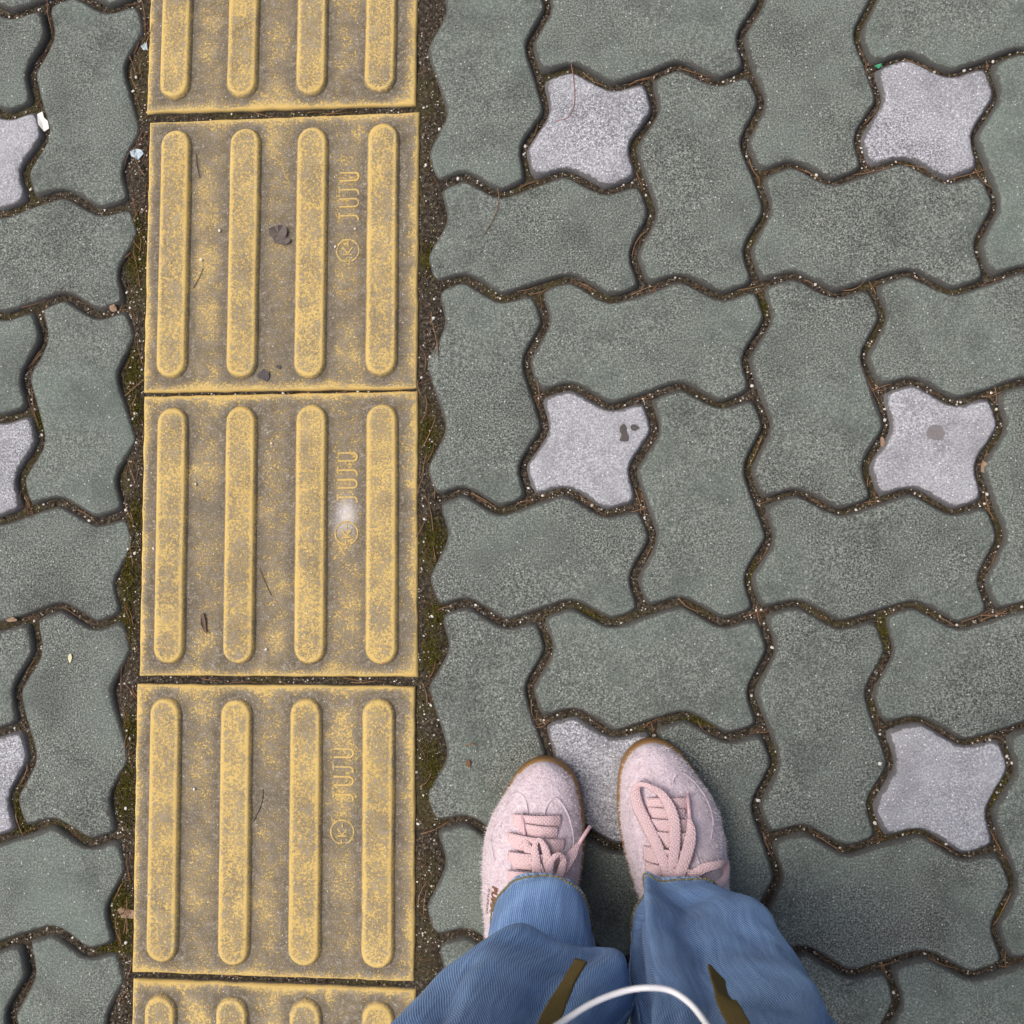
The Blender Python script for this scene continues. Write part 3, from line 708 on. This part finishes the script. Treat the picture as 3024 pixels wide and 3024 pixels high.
def stitch_row(v, row, j0, j1, off, name):
    pr = []
    for j in range(j0, j1):
        a = on_leg(v, row, j); b = on_leg(v, row, j+1); c_ = np.mean([on_leg(v, row, q_) for q_ in range(0, NT, 8)], 0)
        o_ = (a-c_); o_[2] = 0; o_ /= np.linalg.norm(o_); o_ = o_*off
        pr.append(tube([a+o_+(b-a)*.08, a+o_*1.25+(b-a)*.5, a+o_+(b-a)*.92], .0008, 5))
    V2, F2 = join(pr); return link(name, mesh(name, V2, F2), M_THREAD, jeans)
stitch_row(Lv, 6, 0, NT, .0016, 'hem_stitching'); stitch_row(Rv, 6, 0, NT, .0016, 'hem_stitching')
# felled inner seams
def seam_strip(v, j, rows):
    P = []
    for rr in rows:
        a = on_leg(v, rr, j); c_ = np.mean([on_leg(v, rr, q_) for q_ in range(0, NT, 8)], 0); o_ = a-c_; o_[2] = 0; o_ /= np.linalg.norm(o_); P.append(a+o_*.0006)
    V2, F2, U2 = lace_ribbon_v(P, .0065, .0016); me = mesh('inner_seam', V2, F2)
    ul = me.uv_layers.new(name='UVMap'); vi = np.zeros(len(me.loops), np.int32); me.loops.foreach_get('vertex_index', vi); ul.data.foreach_set('uv', np.array(U2, np.float32)[vi].ravel())
    fattr(me, 'hem', [.6]*len(V2)); fattr(me, 'fade_shade', [0]*len(V2)); return link('inner_seam', me, M_DENIM, jeans)
def lace_ribbon_v(P, wd, th):
    P = np.array(P); n = len(P); t = np.gradient(P, axis=0); t /= np.linalg.norm(t, axis=1)[:,None]; v = []; f = []; u = []; L = 0
    for i in range(n):
        s_ = np.cross(t[i], (1, 0, 0)); s_ /= np.linalg.norm(s_); nn = np.cross(s_, t[i])
        if i: L += np.linalg.norm(P[i]-P[i-1])
        for a, b in ((-1, 0), (-.6, 1), (.6, 1), (1, 0), (.6, -1), (-.6, -1)): v.append(P[i]+s_*a*wd/2+nn*b*th/2); u.append((a*wd/2, L))
    for i in range(n-1):
        for j in range(6): f.append((i*6+j, i*6+(j+1) % 6, (i+1)*6+(j+1) % 6, (i+1)*6+j))
    return v, f, u
seam_strip(Lv, 4, range(2, 100)); seam_strip(Rv, NT//2-4, range(2, 100))

# body inside the clothes: one continuous skinned figure; unseen torso and head added to block sky light
bv = [(0,-.385,.90), (-.085,-.385,.82), (.088,-.385,.82), (-.068,-.375,.47), (.082,-.375,.47), (-.068,-.385,.11), (.078,-.385,.11), (0,-.385,1.05), (-.066,-.35,.055), (.072,-.345,.055), (0,-.385,1.25), (0,-.395,1.40), (0,-.385,1.47), (0,-.365,1.56), (0,-.36,1.63)]
be = [(0,1),(0,2),(1,3),(2,4),(3,5),(4,6),(0,7),(5,8),(6,9),(7,10),(10,11),(11,12),(12,13),(13,14)]
br = [.105, .075, .075, .048, .048, .030, .030, .10, .028, .028, .10, .06, .05, .085, .07]
me = bpy.data.meshes.new('body'); me.from_pydata(bv, be, []); body = link('body', me, None, person)  # its torso and head are out of view, added to block sky light
sk = body.modifiers.new('skin', 'SKIN')
for d_, r in zip(me.skin_vertices[0].data, br): d_.radius = (r, r)
me.skin_vertices[0].data[0].use_root = True
body.modifiers.new('sub', 'SUBSURF').render_levels = 2
me.materials.append(M_SKIN)
k = NM('unseen_sweater_knit'); M_UNSEEN_KNIT = k.out(k.mix(k.noise(k.pos(), 300, 2), srgb(58,60,66), srgb(92,94,100)), .9, .15)
TORSO = [(.955,.166,-.284,-.486), (.99,.172,-.276,-.490), (1.08,.168,-.274,-.486), (1.18,.170,-.270,-.490), (1.27,.180,-.272,-.496), (1.34,.182,-.290,-.494), (1.39,.150,-.320,-.478), (1.42,.085,-.345,-.460), (1.45,.058,-.355,-.452)]
Tv = []; Tf = []
for z, a, yf, yb in cat_rom([np.array(t_) for t_ in TORSO], 4):
    for j in range(48):
        th = 2*PI*j/48; Tv.append((a*math.cos(th)*(1+.02*math.sin(5*th)), (yf+yb)/2+(yf-yb)/2*math.sin(th), z+.004*math.sin(3*th)))
nr = len(Tv)//48
for i in range(nr-1):
    for j in range(48): Tf.append((i*48+j, i*48+(j+1) % 48, (i+1)*48+(j+1) % 48, (i+1)*48+j))
unseen_sweater = link('unseen_sweater', mesh('unseen_sweater', Tv, Tf), M_UNSEEN_KNIT, person); unseen_sweater.modifiers.new('cloth', 'SOLIDIFY').thickness = .003  # out of view, added to keep sky light off the jeans and shoes
# re-base every part on the person's origin
off = Vector(person.location)
for o in [shoeL, shoeR, jeans, body, unseen_sweater]: o.location = -off

# ------------------------------------------------------------------ ties and cable hanging in front of the legs
k = NM('olive_cotton'); uv = k.n('UVMap').outputs[0]
wv2 = k.n('TexWave', {'Vector': uv, 'Scale': 300., 'Distortion': .5}, bands_direction='X').outputs['Fac']
k.bump(wv2, .4, .0004); M_OLIVE = k.out(k.mix(k.noise(uv, 500, 3), srgb(88,74,40), srgb(122,106,62)), .85, .2)
M_CABLE = plain('white_cable', srgb(224,224,230), srgb(236,236,240), 30, .4, .4)
def tape(name, pts, sides, wd, label):
    P = cat_rom([np.array(p) for p in pts], 10); S_ = cat_rom([np.array(s_) for s_ in sides], 10); n = len(P); v = []; f = []; u = []; L = 0
    t = np.gradient(P, axis=0); t /= np.linalg.norm(t, axis=1)[:,None]
    for i in range(n):
        s_ = S_[i]-t[i]*(S_[i] @ t[i]); s_ /= np.linalg.norm(s_); nn = np.cross(s_, t[i])
        if i: L += np.linalg.norm(P[i]-P[i-1])
        cut = 0
        for a, b in ((-1, -1), (-1, 1), (-.8, 1.6), (0, 1.2), (.8, 1.6), (1, 1), (1, -1), (.8, -1.6), (0, -1.2), (-.8, -1.6)):
            skew = .006*a*max(0, 1-i/4) if i < 4 else 0
            v.append(P[i]+s_*a*wd/2+nn*b*.00055+t[i]*skew+nn*.0008*mnoise.noise(Vector((L*90, a, 3)))); u.append((a*wd/2, L))
    for i in range(n-1):
        for j in range(10): f.append((i*10+j, i*10+(j+1) % 10, (i+1)*10+(j+1) % 10, (i+1)*10+j))
    f += [tuple(range(10))[::-1], tuple((n-1)*10+j for j in range(10))]
    me = mesh(name, v, f); ul = me.uv_layers.new(name='UVMap'); vi = np.zeros(len(me.loops), np.int32); me.loops.foreach_get('vertex_index', vi); ul.data.foreach_set('uv', np.array(u, np.float32)[vi].ravel())
    return tag(link(name, me, M_OLIVE), label, 'fabric tie')
TIEW = .0125
tape('fabric_tie', [(-0.0177, -0.2662, 0.3500), (-0.0230, -0.2679, 0.3720), (-0.0282, -0.2686, 0.3980), (-0.0317, -0.2671, 0.4250), (-0.0346, -0.2654, 0.4550), (-0.0372, -0.2622, 0.5000), (-0.0399, -0.2531, 0.5800), (-.055,-.272,.75), (-.06,-.280,.95)],
     [(.9,.35,.3), (.85,.4,.4), (.8,.3,.6), (.6,.1,.9), (.5,0,1.), (.7,0,.7), (1,0,.2), (1,0,0), (1,0,0)], TIEW, 'olive cotton tie end hanging in front of the left blue jean leg')
tape('fabric_tie', [(0.0737, -0.2712, 0.3500), (0.0727, -0.2700, 0.3720), (0.0731, -0.2683, 0.3950), (0.0752, -0.2672, 0.4200), (0.0771, -0.2639, 0.4550), (0.0780, -0.2609, 0.5000), (0.0758, -0.2477, 0.5800), (.125,-.272,.75), (.13,-.280,.95)],
     [(.8,-.5,.2), (.6,-.4,.7), (.35,-.1,1.), (.6,.2,.7), (.9,.3,.3), (1,0,.2), (1,0,.2), (1,0,0), (1,0,0)], TIEW, 'olive cotton tie end hanging in front of the right blue jean leg')
cpts = [(-.075,-.300,.96), (-.068,-.288,.88), (-0.0468, -0.1802, 0.7000), (-0.0307, -0.1841, 0.6600), (-0.0184, -0.1836, 0.6400), (-0.0061, -0.1797, 0.6300), (0.0066, -0.1765, 0.6250), (0.0173, -0.1746, 0.6250), (0.0264, -0.1755, 0.6250), (0.0338, -0.1782, 0.6300), (0.0392, -0.1813, 0.6400), (0.0434, -0.1817, 0.6600), (0.0504, -0.1782, 0.7000), (.098,-.288,.88), (.105,-.300,.96)]
v, f = tube(cat_rom([np.array(p) for p in cpts], 10), .0013, 12)
tag(link('charging_cable', mesh('charging_cable', v, f), M_CABLE), 'white cable arching in a loop in front of the jeans', 'cable')
# ------------------------------------------------------------------ litter: soil grains, moss, needles, pebbles, scraps
def joint_point(r_, spread=.0042):
    if r_.random() < .30:                                  # gaps beside and between the tactile tiles
        q = r_.random(); y = r_.uniform(-.48, .62)
        if q < .42: return np.array([r_.uniform(-.521, -.502), y])
        if q < .85: return np.array([r_.uniform(-.198, -.172), y])
        yy = r_.choice([.5016, .1926, -.1166, -.4277]); return np.array([r_.uniform(-.50, -.20), yy+r_.gauss(0, .0022)])
    while True:
        a, b = JOINTS[r_.randrange(len(JOINTS))]; t = r_.random()
        e = b-a; L_ = np.linalg.norm(e); nn = np.array([-e[1], e[0]])/L_
        d = np.interp(t, [q_[0] for q_ in PROF]+[1], [q_[1] for q_ in PROF]+[0])*AMP
        p_ = a+e*t+nn*(d+max(-spread, min(spread, r_.gauss(0, spread*.5))))
        if -.70 < p_[0] < .46 and -.50 < p_[1] < .67: return p_
def joint_seg(r_):
    while True:
        a, b = JOINTS[r_.randrange(len(JOINTS))]; m_ = (a+b)/2
        if -.68 < m_[0] < .45 and -.50 < m_[1] < .66: break
    t = r_.choice([.5, 0., .98])+r_.gauss(0, .06); e = b-a; L_ = np.linalg.norm(e); nn = np.array([-e[1], e[0]])/L_
    d = np.interp(min(1, max(0, t)), [q_[0] for q_ in PROF]+[1], [q_[1] for q_ in PROF]+[0])*AMP
    sl = -2.2*.95*AMP/.19/L_*.5 if .38 < t < .62 else .95*AMP/.31/L_
    ang = math.atan2(e[1], e[0])+math.atan(sl*1.0)
    return a+e*t+nn*(d+r_.gauss(0, .0016)), ang
STARS = [(Vr(1, 1+3*i)*.25+Vr(2, 1+3*i)*.25+Vr(1, 2+3*i)*.25+Vr(2, 2+3*i)*.25, "the middle column's "+n_) for i, n_ in enumerate(('top', 'middle', 'bottom'))]
STARS += [(Vr(4, 1+3*i)*.25+Vr(5, 1+3*i)*.25+Vr(4, 2+3*i)*.25+Vr(5, 2+3*i)*.25, "the right column's "+n_) for i, n_ in enumerate(('top', 'middle', 'bottom'))]
STARS += [(Vl(-1, 1+3*i)*.25+Vl(0, 1+3*i)*.25+Vl(-1, 2+3*i)*.25+Vl(0, 2+3*i)*.25, "the left edge's "+n_) for i, n_ in enumerate(('top', 'middle', 'bottom'))]
TN = [(.6576, 'topmost cut-off'), (.3457, 'upper whole'), (.0396, 'middle whole'), (-.2728, 'lower whole'), (-.5826, 'bottom cut-off')]
USED = {}
def unique(desc, place, x, y):      # where look and place coincide, say which part of the gap
    lab = desc+' '+place; short = desc+', '+place.replace('in the ', '').replace('yellow tile', 'tile')
    for tail in (None, ', lower part', ', upper part', ', middle', ', near its end'):
        t_ = lab if tail is None else short+tail
        if t_ not in USED: USED[t_] = y; return t_
    return lab
def where(x, y):
    if -.522 < x < -.165:
        t_ = min(TN, key=lambda a: abs(a[0]-y)); nm = t_[1]+' yellow tile'
        if x < -.499: return 'in the soil gap left of the '+nm
        if x > -.201: return 'in the soil gap right of the '+nm
        t_ = min([a for a in TN if a[0] < y], key=lambda a: y-a[0]); return 'in the joint above the '+t_[1]+' yellow tile'
    c_, nm = min(STARS, key=lambda a: np.hypot(a[0][0]-x, a[0][1]-y))
    a_ = math.degrees(math.atan2(y-c_[1], x-c_[0])) % 360
    sec = ['right of', 'upper right of', 'above', 'upper left of', 'left of', 'lower left of', 'below', 'lower right of'][int((a_+22.5)//45) % 8]
    d_ = np.hypot(x-c_[0], y-c_[1]); return ('in the joint ' if d_ < .10 else 'in the farther joint ')+sec+' '+nm+' star'
R3 = random.Random(21)
OCT = np.array([(1,0,0),(-1,0,0),(0,1,0),(0,-1,0),(0,0,1),(0,0,-1)], float); OT = [(0,2,4),(2,1,4),(1,3,4),(3,0,4),(2,0,5),(1,2,5),(3,1,5),(0,3,5)]
PAL = [srgb(46,36,28), srgb(64,50,38), srgb(84,68,52), srgb(110,92,72), srgb(140,120,98), srgb(120,116,110), srgb(204,196,184), srgb(236,232,224)]
Vg = []; Tg = []; Cg = []
for _ in range(15000):
    x, y = joint_point(R3, .005); s_ = abs(R3.gauss(0, .00055))+.0004; c = PAL[R3.choices(range(8), [16, 18, 18, 14, 10, 6, 10, 7])[0]]
    rot = Matrix.Rotation(R3.uniform(0, 6.28), 3, (R3.gauss(0, 1), R3.gauss(0, 1), R3.gauss(0, 1)+.01))
    b = len(Vg); sc = np.array([R3.uniform(.7, 1.3), R3.uniform(.7, 1.3), R3.uniform(.6, 1.)])*s_
    Vg += [tuple(np.array(rot @ Vector(o_*sc))+(x, y, soil_z(x, y)+s_*.3)) for o_ in OCT]; Tg += [tuple(b+i for i in t) for t in OT]; Cg += [(*c, 1)]*6
me = fast_mesh('soil_grains', Vg, Tg); cattr(me, 'col', Cg)
tag(link('soil_grains', me, M_GRAIN), 'coarse brown and white soil grains filling the paving joints', 'soil', kind='stuff')

MOSS = [((-0.5156, 0.3450),.013,.030),((-0.5142, 0.3716),.010,.022),((-0.5166, 0.2169),.012,.030),((-0.5107, 0.1757),.008,.022),((-0.5155, -0.0052),.012,.040),((-0.5162, -0.0600),.010,.030),((-0.5074, 0.0608),.010,.022),((-0.5141, -0.2366),.013,.045),((-0.5106, -0.1720),.010,.020),((-0.5148, -0.3714),.013,.035),((-0.5172, -0.3468),.012,.020),((-0.5235, -0.3998),.020,.008),
  ((-0.1820, 0.0342),.012,.024),((-0.1780, -0.0459),.012,.014),((-0.1832, -0.0866),.012,.024),((-0.1872, 0.1457),.010,.022),((-0.1809, -0.2058),.012,.030),((0.3868, -0.2308),.006,.016),((0.3921, -0.2009),.006,.014),((-0.6214, 0.1679),.007,.018),((-0.6326, -0.2551),.008,.022),((-0.6288, -0.2784),.014,.006),((-0.1870, 0.3358),.010,.02),((0.2817, -0.0595),.008,.020),((0.3879, -0.3343),.006,.012),((0.1568, 0.1486),.005,.012),((0.1514, -0.0049),.005,.016),((0.1593, 0.3333),.006,.016),((0.1655, 0.2759),.006,.016),((-0.0306, -0.0464),.03,.006),((0.1001, -0.1532),.03,.006)]
Vm = []; Tm = []
for (mx, my), rx, ry in MOSS:
    for _ in range(int(1500*min(2.2, rx*ry/.0003))):
        x = mx+R3.gauss(0, rx*.5); y = my+R3.gauss(0, ry*.5)
        if -.502 < x < -.198: continue
        z = soil_z(x, y)-.0004; hgt = R3.uniform(.0008, .0030); a = R3.uniform(0, 6.28); wd = R3.uniform(.0005, .0011); lx, ly = R3.gauss(0, .0014), R3.gauss(0, .0014)
        b = len(Vm); Vm += [(x-wd*math.cos(a), y-wd*math.sin(a), z), (x+wd*math.cos(a), y+wd*math.sin(a), z), (x+lx, y+ly, z+hgt)]; Tm.append((b, b+1, b+2))
tag(link('moss', fast_mesh('moss', Vm, Tm), M_MOSS), 'olive green moss growing in the gaps beside the yellow strip', 'moss', kind='stuff')

def needle_mesh(L_, bend, seed):
    r_ = random.Random(seed); P = []
    for i in range(8):
        t = i/7-.5; P.append((t*L_, bend*(t*t-.25)*L_, .0006*math.sin(i+seed)))
    v, f = tube(P, [.00042+.0001*math.sin(i) if i < 7 else .0002 for i in range(8)], 4); return mesh('pine_needle', v, f)
NEED = [needle_mesh(L_, b_, i) for i, (L_, b_) in enumerate([(.022,.1),(.030,.25),(.038,-.15),(.026,-.3),(.045,.12),(.034,.5),(.018,-.1),(.052,.35)])]
def put_needle(x, y, z, ang, kind=None, label=None, group=None, scale=1.):
    o = link('pine_needle', NEED[R3.randrange(7) if kind is None else kind], M_NEEDLE, None, (x, y, z), (R3.gauss(0, .05), R3.gauss(0, .05), ang)); o.scale = (scale, 1, 1)
    return tag(o, label, 'pine needle', group)
for i in range(210):
    p_, ang = joint_seg(R3)
    if i % 4 == 0:
        q = R3.random(); p_ = np.array([R3.uniform(-.520, -.504) if q < .5 else R3.uniform(-.196, -.176), R3.uniform(-.46, .60)]); ang = PI/2+R3.gauss(0, .35)
    elif i % 11 == 0:
        p_ = np.array([R3.uniform(-.48, -.22), R3.choice([.5016, .1926, -.1166, -.4277])+R3.gauss(0, .0012)]); ang = R3.gauss(0, .06)
    kd = R3.randrange(7); sc_ = R3.uniform(.6, 1.05); ln = [.022,.030,.038,.026,.045,.034,.018][kd]*sc_
    desc = ('long ' if ln > .030 else 'short ' if ln < .019 else '')+['straight', 'curved', 'straight', 'curved', 'straight', 'bent', 'straight'][kd]
    put_needle(p_[0], p_[1], soil_z(*p_)+.0012+R3.uniform(0, .0035), ang+R3.gauss(0, .13), kd, unique(desc+' pine needle', where(*p_), *p_), 'pine needles caught in the paving joints', sc_)
# loose needles joined as a scatter deeper in the joints
Vn = []; Fn = []; parts = []
for _ in range(420):
    p_, ang = joint_seg(R3)
    if R3.random() < .4: p_ = np.array([R3.uniform(-.520, -.504) if R3.random() < .5 else R3.uniform(-.196, -.174), R3.uniform(-.47, .61)]); ang = R3.gauss(PI/2, .7)
    a = ang+R3.gauss(0, .3); L_ = R3.uniform(.006, .018); dx, dy = math.cos(a)*L_/2, math.sin(a)*L_/2; z = soil_z(*p_)+.0006
    parts.append(tube([(p_[0]-dx, p_[1]-dy, z), (p_[0]+R3.gauss(0, .0006), p_[1]+R3.gauss(0, .0006), z+.0008), (p_[0]+dx, p_[1]+dy, z)], .00032, 3, False))
Vn, Fn = join(parts)
tag(link('needle_litter', mesh('needle_litter', Vn, Fn), M_NEEDLE), 'broken bits of dry needle mixed into the joint soil', 'litter', kind='stuff')
# needles and threads that lie on open faces
def face_needle(u, pts, r, m_, name, label, cat):
    path = cat_rom([np.array([a, b, c]) for (a, b), c in pts], 8); v, f = tube(path, r, 5)
    return tag(link(name, mesh(name, v, f), m_), label, cat)
M_THREADR = plain('reddish_fibre', srgb(140,98,90), srgb(166,122,112), 200)
M_DARKN = plain('dark_needle', srgb(74,62,54), srgb(108,90,76), 200)
face_needle(0, [((-0.1122, 0.4085), .0012), ((-0.1114, 0.3962), .0012), ((-0.1158, 0.3779), .0012), ((-0.1274, 0.3588), .0008)], .00042, M_NEEDLE, 'pine_needle', 'long curved brown needle on the green paver below the top left star', 'pine needle')
face_needle(0, [((-0.0332, 0.5415), .0014), ((-0.0307, 0.5228), .0014), ((-0.0297, 0.5005), .0012), ((-0.0359, 0.4841), .001), ((-0.0504, 0.4791), .0008)], .00045, M_THREADR, 'red_fibre', 'thin curled reddish fibre lying across a pale star paver', 'fibre')
face_needle(0, [((-0.3676, 0.0021), .0012), ((-0.3615, -0.0124), .0010), ((-0.3546, -0.0261), .0008)], .00035, M_DARKN, 'pine_needle', 'dark straight needle between two bars of the second whole yellow tile', 'pine needle')
face_needle(0, [((-0.3606, -0.2301), .001), ((-0.3618, -0.2442), .001), ((-0.3704, -0.2638), .0012)], .00035, M_DARKN, 'pine_needle', 'dark curved needle on the lowest whole yellow tile', 'pine needle')
face_needle(0, [((-0.4363, 0.3296), .001), ((-0.4400, 0.3203), .001), ((-0.4467, 0.3092), .001)], .00035, M_DARKN, 'pine_needle', 'short dark needle left of the second bar on the upper yellow tile', 'pine needle')
face_needle(0, [((-0.4463, 0.4588), .001), ((-0.4449, 0.4454), .001), ((-0.4412, 0.4308), .001)], .00035, M_DARKN, 'pine_needle', 'short dark needle beside the first bar of the upper yellow tile', 'pine needle')
face_needle(0, [((-0.5218, 0.1908), .001), ((-0.5112, 0.2000), .001), ((-0.5010, 0.2084), .001)], .0006, M_NEEDLE, 'pine_needle', 'pale needle crossing the mossy gap left of the yellow strip', 'pine needle')
face_needle(0, [((-0.1464, -0.1816), .001), ((-0.1400, -0.1794), .001), ((-0.1344, -0.1807), .001)], .0006, M_NEEDLE, 'pine_needle', 'short brown needle on the paver above the left shoe', 'pine needle')
face_needle(0, [((-0.1322, -0.1800), .001), ((-0.1336, -0.1849), .001), ((-0.1343, -0.1904), .001)], .00035, M_DARKN, 'pine_needle', 'tiny dark needle standing across a brown one above the left shoe', 'pine needle')

def stone(seed, n=2):
    bm = bmesh.new(); bmesh.ops.create_icosphere(bm, subdivisions=n, radius=1.0)
    for v_ in bm.verts: v_.co *= 1+.35*mnoise.noise(v_.co*1.3+Vector((seed*7, 0, 0))); v_.co.z *= .7
    me = bpy.data.meshes.new('pebble'); bm.to_mesh(me); bm.free(); me.polygons.foreach_set('use_smooth', [True]*len(me.polygons)); return me
STONES = [stone(i, 1) for i in range(5)]
def pebble(x, y, z, r, label, group=None):
    o = link('pebble', STONES[R3.randrange(5)], M_QUARTZ, None, (x, y, z), (R3.uniform(-.4, .4), R3.uniform(-.4, .4), R3.uniform(0, 6.28))); o.scale = (r, r*R3.uniform(.7, 1), r*.8)
    return tag(o, label, 'pebble', group)
for i in range(190):
    x, y = joint_point(R3, .0035); r = R3.choice([.0010, .0012, .0014, .0017, .0022])
    pebble(x, y, soil_z(x, y)+r*.5, r, unique({.0010: 'tiny', .0012: 'very small', .0014: 'small', .0017: 'medium', .0022: 'larger'}[r]+' whitish pebble', where(x, y), x, y), 'pebbles lodged in the paving joints')
for (xy, r, lab) in [((-0.4179, 0.3713), .0022, 'white pebble between the first two bars of the upper yellow tile'), ((-0.4380, 0.3398), .0022, 'white pebble low in the first channel of the upper yellow tile'), ((-0.2668, 0.3689), .0018, 'small grey pebble above the circled mark of the upper yellow tile'), ((-0.2887, 0.3498), .0019, 'pale pebble beside the circled mark of the upper yellow tile'),
   ((-0.3565, 0.1368), .0017, 'white pebble in the middle channel of the second whole yellow tile'), ((-0.4400, 0.0935), .0018, 'white pebble in the left channel of the second whole yellow tile'), ((-0.4857, 0.0240), .0020, 'grey pebble on the left border of the second whole yellow tile'), ((-0.3590, -0.0836), .0021, 'pale pebble near the lower edge of the second whole yellow tile'),
   ((0.2731, -0.1926), .0024, 'white pebble on the paver left of the star beside the right shoe'), ((-0.4356, -0.2315), .0018, 'white pebble in the left channel of the lowest whole yellow tile'), ((0.1534, -0.2322), .0030, 'large grey pebble in the joint right of the right shoe'), ((-0.1819, 0.2695), .0032, 'largest round white pebble in the gap right of the yellow strip')]:
    pebble(xy[0], xy[1], (.0006 if lab.find('joint') < 0 and lab.find('gap') < 0 else -.004)+r*.5, r, lab)

def flake(name, xy, pts, m_, thick, label, cat, z=.0012, curl=.0015, seed=1):
    n = len(pts); v = [(xy[0], xy[1], z+curl*.4+thick)]; r_ = random.Random(seed)
    P = [(xy[0]+a, xy[1]+b, z+abs(r_.gauss(0, curl))) for a, b in pts]
    for a in P: v.append((a[0], a[1], a[2]+thick))
    for a in P: v.append(a)
    v.append((xy[0], xy[1], z)); f = []
    for i in range(n):
        j = (i+1) % n; f += [(0, 1+i, 1+j), (1+i, 1+n+i, 1+n+j, 1+j), (2*n+1, 1+n+j, 1+n+i)]
    return tag(link(name, mesh(name, v, f, False), m_), label, cat)
def blob(rx, ry, n=11, seed=0, jag=.25):
    r_ = random.Random(seed); return [(rx*math.cos(2*PI*i/n)*(1+r_.uniform(-jag, jag)), ry*math.sin(2*PI*i/n)*(1+r_.uniform(-jag, jag))) for i in range(n)]
flake('dead_leaf', (-0.3521, 0.3659), blob(.0098, .0085, 13, 5, .3), M_LEAF, .0006, 'crumpled grey dead leaf in the middle channel of the upper yellow tile', 'leaf', .0012, .0022, 5)
flake('dead_leaf', (-0.3470, 0.3583), blob(.0105, .0045, 11, 8, .25), M_LEAF, .0006, 'torn lower piece of the grey leaf on the upper yellow tile', 'leaf', .0010, .0016, 9)
flake('gum_spot', (-0.3654, 0.2113), blob(.0065, .0060, 10, 3, .3), M_GUM, .0008, 'dark gum lump near the foot of the second bar, upper yellow tile', 'gum', .0006, .0008)
flake('gum_spot', (-0.3497, 0.2199), blob(.0028, .0024, 8, 4, .3), M_GUM, .0006, 'tiny dark gum speck low on the upper yellow tile', 'gum', .0006, .0005)
flake('gum_spot', (0.0199, 0.1436), [(-.0035,.0068),(.0005,.0100),(.0028,.0066),(.0030,.0010),(.0052,-.0040),(.0048,-.0082),(-.0010,-.0090),(-.0045,-.0078),(-.0018,-.0020),(-.0042,.0030)], M_GUM, .0004, 'dark grey gum patch on the star paver in the middle column', 'gum', .0004, .0002)
flake('gum_spot', (0.0312, 0.1491), blob(.0046, .0032, 9, 6, .35), M_GUM, .0004, 'small grey gum speck beside the larger patch on a star paver', 'gum', .0004, .0002)
flake('gum_spot', (0.3349, 0.1404), blob(.0085, .0082, 14, 2, .12), plain('faded_gum', srgb(112,108,108), srgb(140,136,138), 400, .9, .2, .0006), .0004, 'round faded gum mark on the star paver at the right', 'gum', .0004, .0002)
flake('paper_scrap', (-0.6267, 0.5032), [(-.006,.009),(.001,.011),(.003,.004),(.0075,.000),(.0085,-.008),(.003,-.0115),(-.003,-.004)], M_PAPER, .0004, 'torn white paper scrap at the corner of the top left star paver', 'paper scrap', -.002, .0016, 3)
flake('plastic_scrap', (-0.5150, 0.4625), blob(.0075, .0058, 9, 12, .3), M_BLUE, .0005, 'pale blue plastic scrap in the gap left of the yellow strip', 'scrap', -.003, .0016, 6)
flake('plastic_scrap', (-0.5091, 0.5847), blob(.0035, .0050, 8, 13, .3), M_BLUE, .0005, 'small blue scrap in the gap near the top left corner', 'scrap', -.003, .0012, 6)
flake('plastic_scrap', (0.2875, 0.5265), blob(.0040, .0022, 7, 14, .3), M_TEAL, .0005, 'bright green plastic scrap above the top right star paver', 'scrap', -.004, .0010, 6)
flake('leaf_scrap', (-0.5093, -0.3635), blob(.0085, .0066, 9, 15, .35), M_TAN, .0005, 'tan leaf scrap in the mossy gap at the lower left', 'leaf scrap', -.003, .0018, 7)
flake('leaf_scrap', (0.2832, 0.1313), blob(.0028, .0055, 8, 16, .3), M_TAN, .0005, 'pink tan leaf scrap left of the right middle star paver', 'leaf scrap', -.004, .0012, 7)
flake('leaf_scrap', (0.3824, 0.1044), blob(.0034, .0060, 8, 17, .3), M_TAN, .0005, 'pink tan leaf scrap right of the right middle star paver', 'leaf scrap', -.004, .0012, 8)
flake('leaf_scrap', (-0.5396, 0.2903), blob(.0048, .0042, 8, 18, .3), M_TAN, .0005, 'tan leaf scrap in the joint left of the upper yellow tile', 'leaf scrap', -.004, .0014, 8)
flake('leaf_scrap', (-0.1425, -0.1999), blob(.0024, .0042, 8, 19, .25), plain('brown_scrap', srgb(104,72,52), srgb(130,94,70), 200), .0005, 'small brown leaf speck on the paver left of the left shoe toe', 'leaf scrap', .0008, .0004, 8)
flake('leaf_scrap', (-0.6478, -0.0532), blob(.0060, .0028, 8, 20, .25), M_TAN, .0005, 'tan leaf sliver in the joint at the left edge', 'leaf scrap', -.004, .0012, 8)
flake('leaf_scrap', (-0.4291, -0.0552), [(-.0025,.009),(.001,.010),(.0035,.002),(.004,-.006),(.006,-.012),(.002,-.010),(-.001,-.002)], plain('bark_scrap', srgb(88,70,60), srgb(126,104,92), 300), .0010, 'curled bark sliver in the left channel of the second whole yellow tile', 'bark', .0012, .0016, 4)
flake('chip', (-0.5768, -0.0935), blob(.0018, .0048, 8, 22, .3), plain('cream_chip', srgb(206,198,160), srgb(228,222,190), 300), .0012, 'cream chip on the green paver at the lower left', 'chip', .0006, .0003, 4)
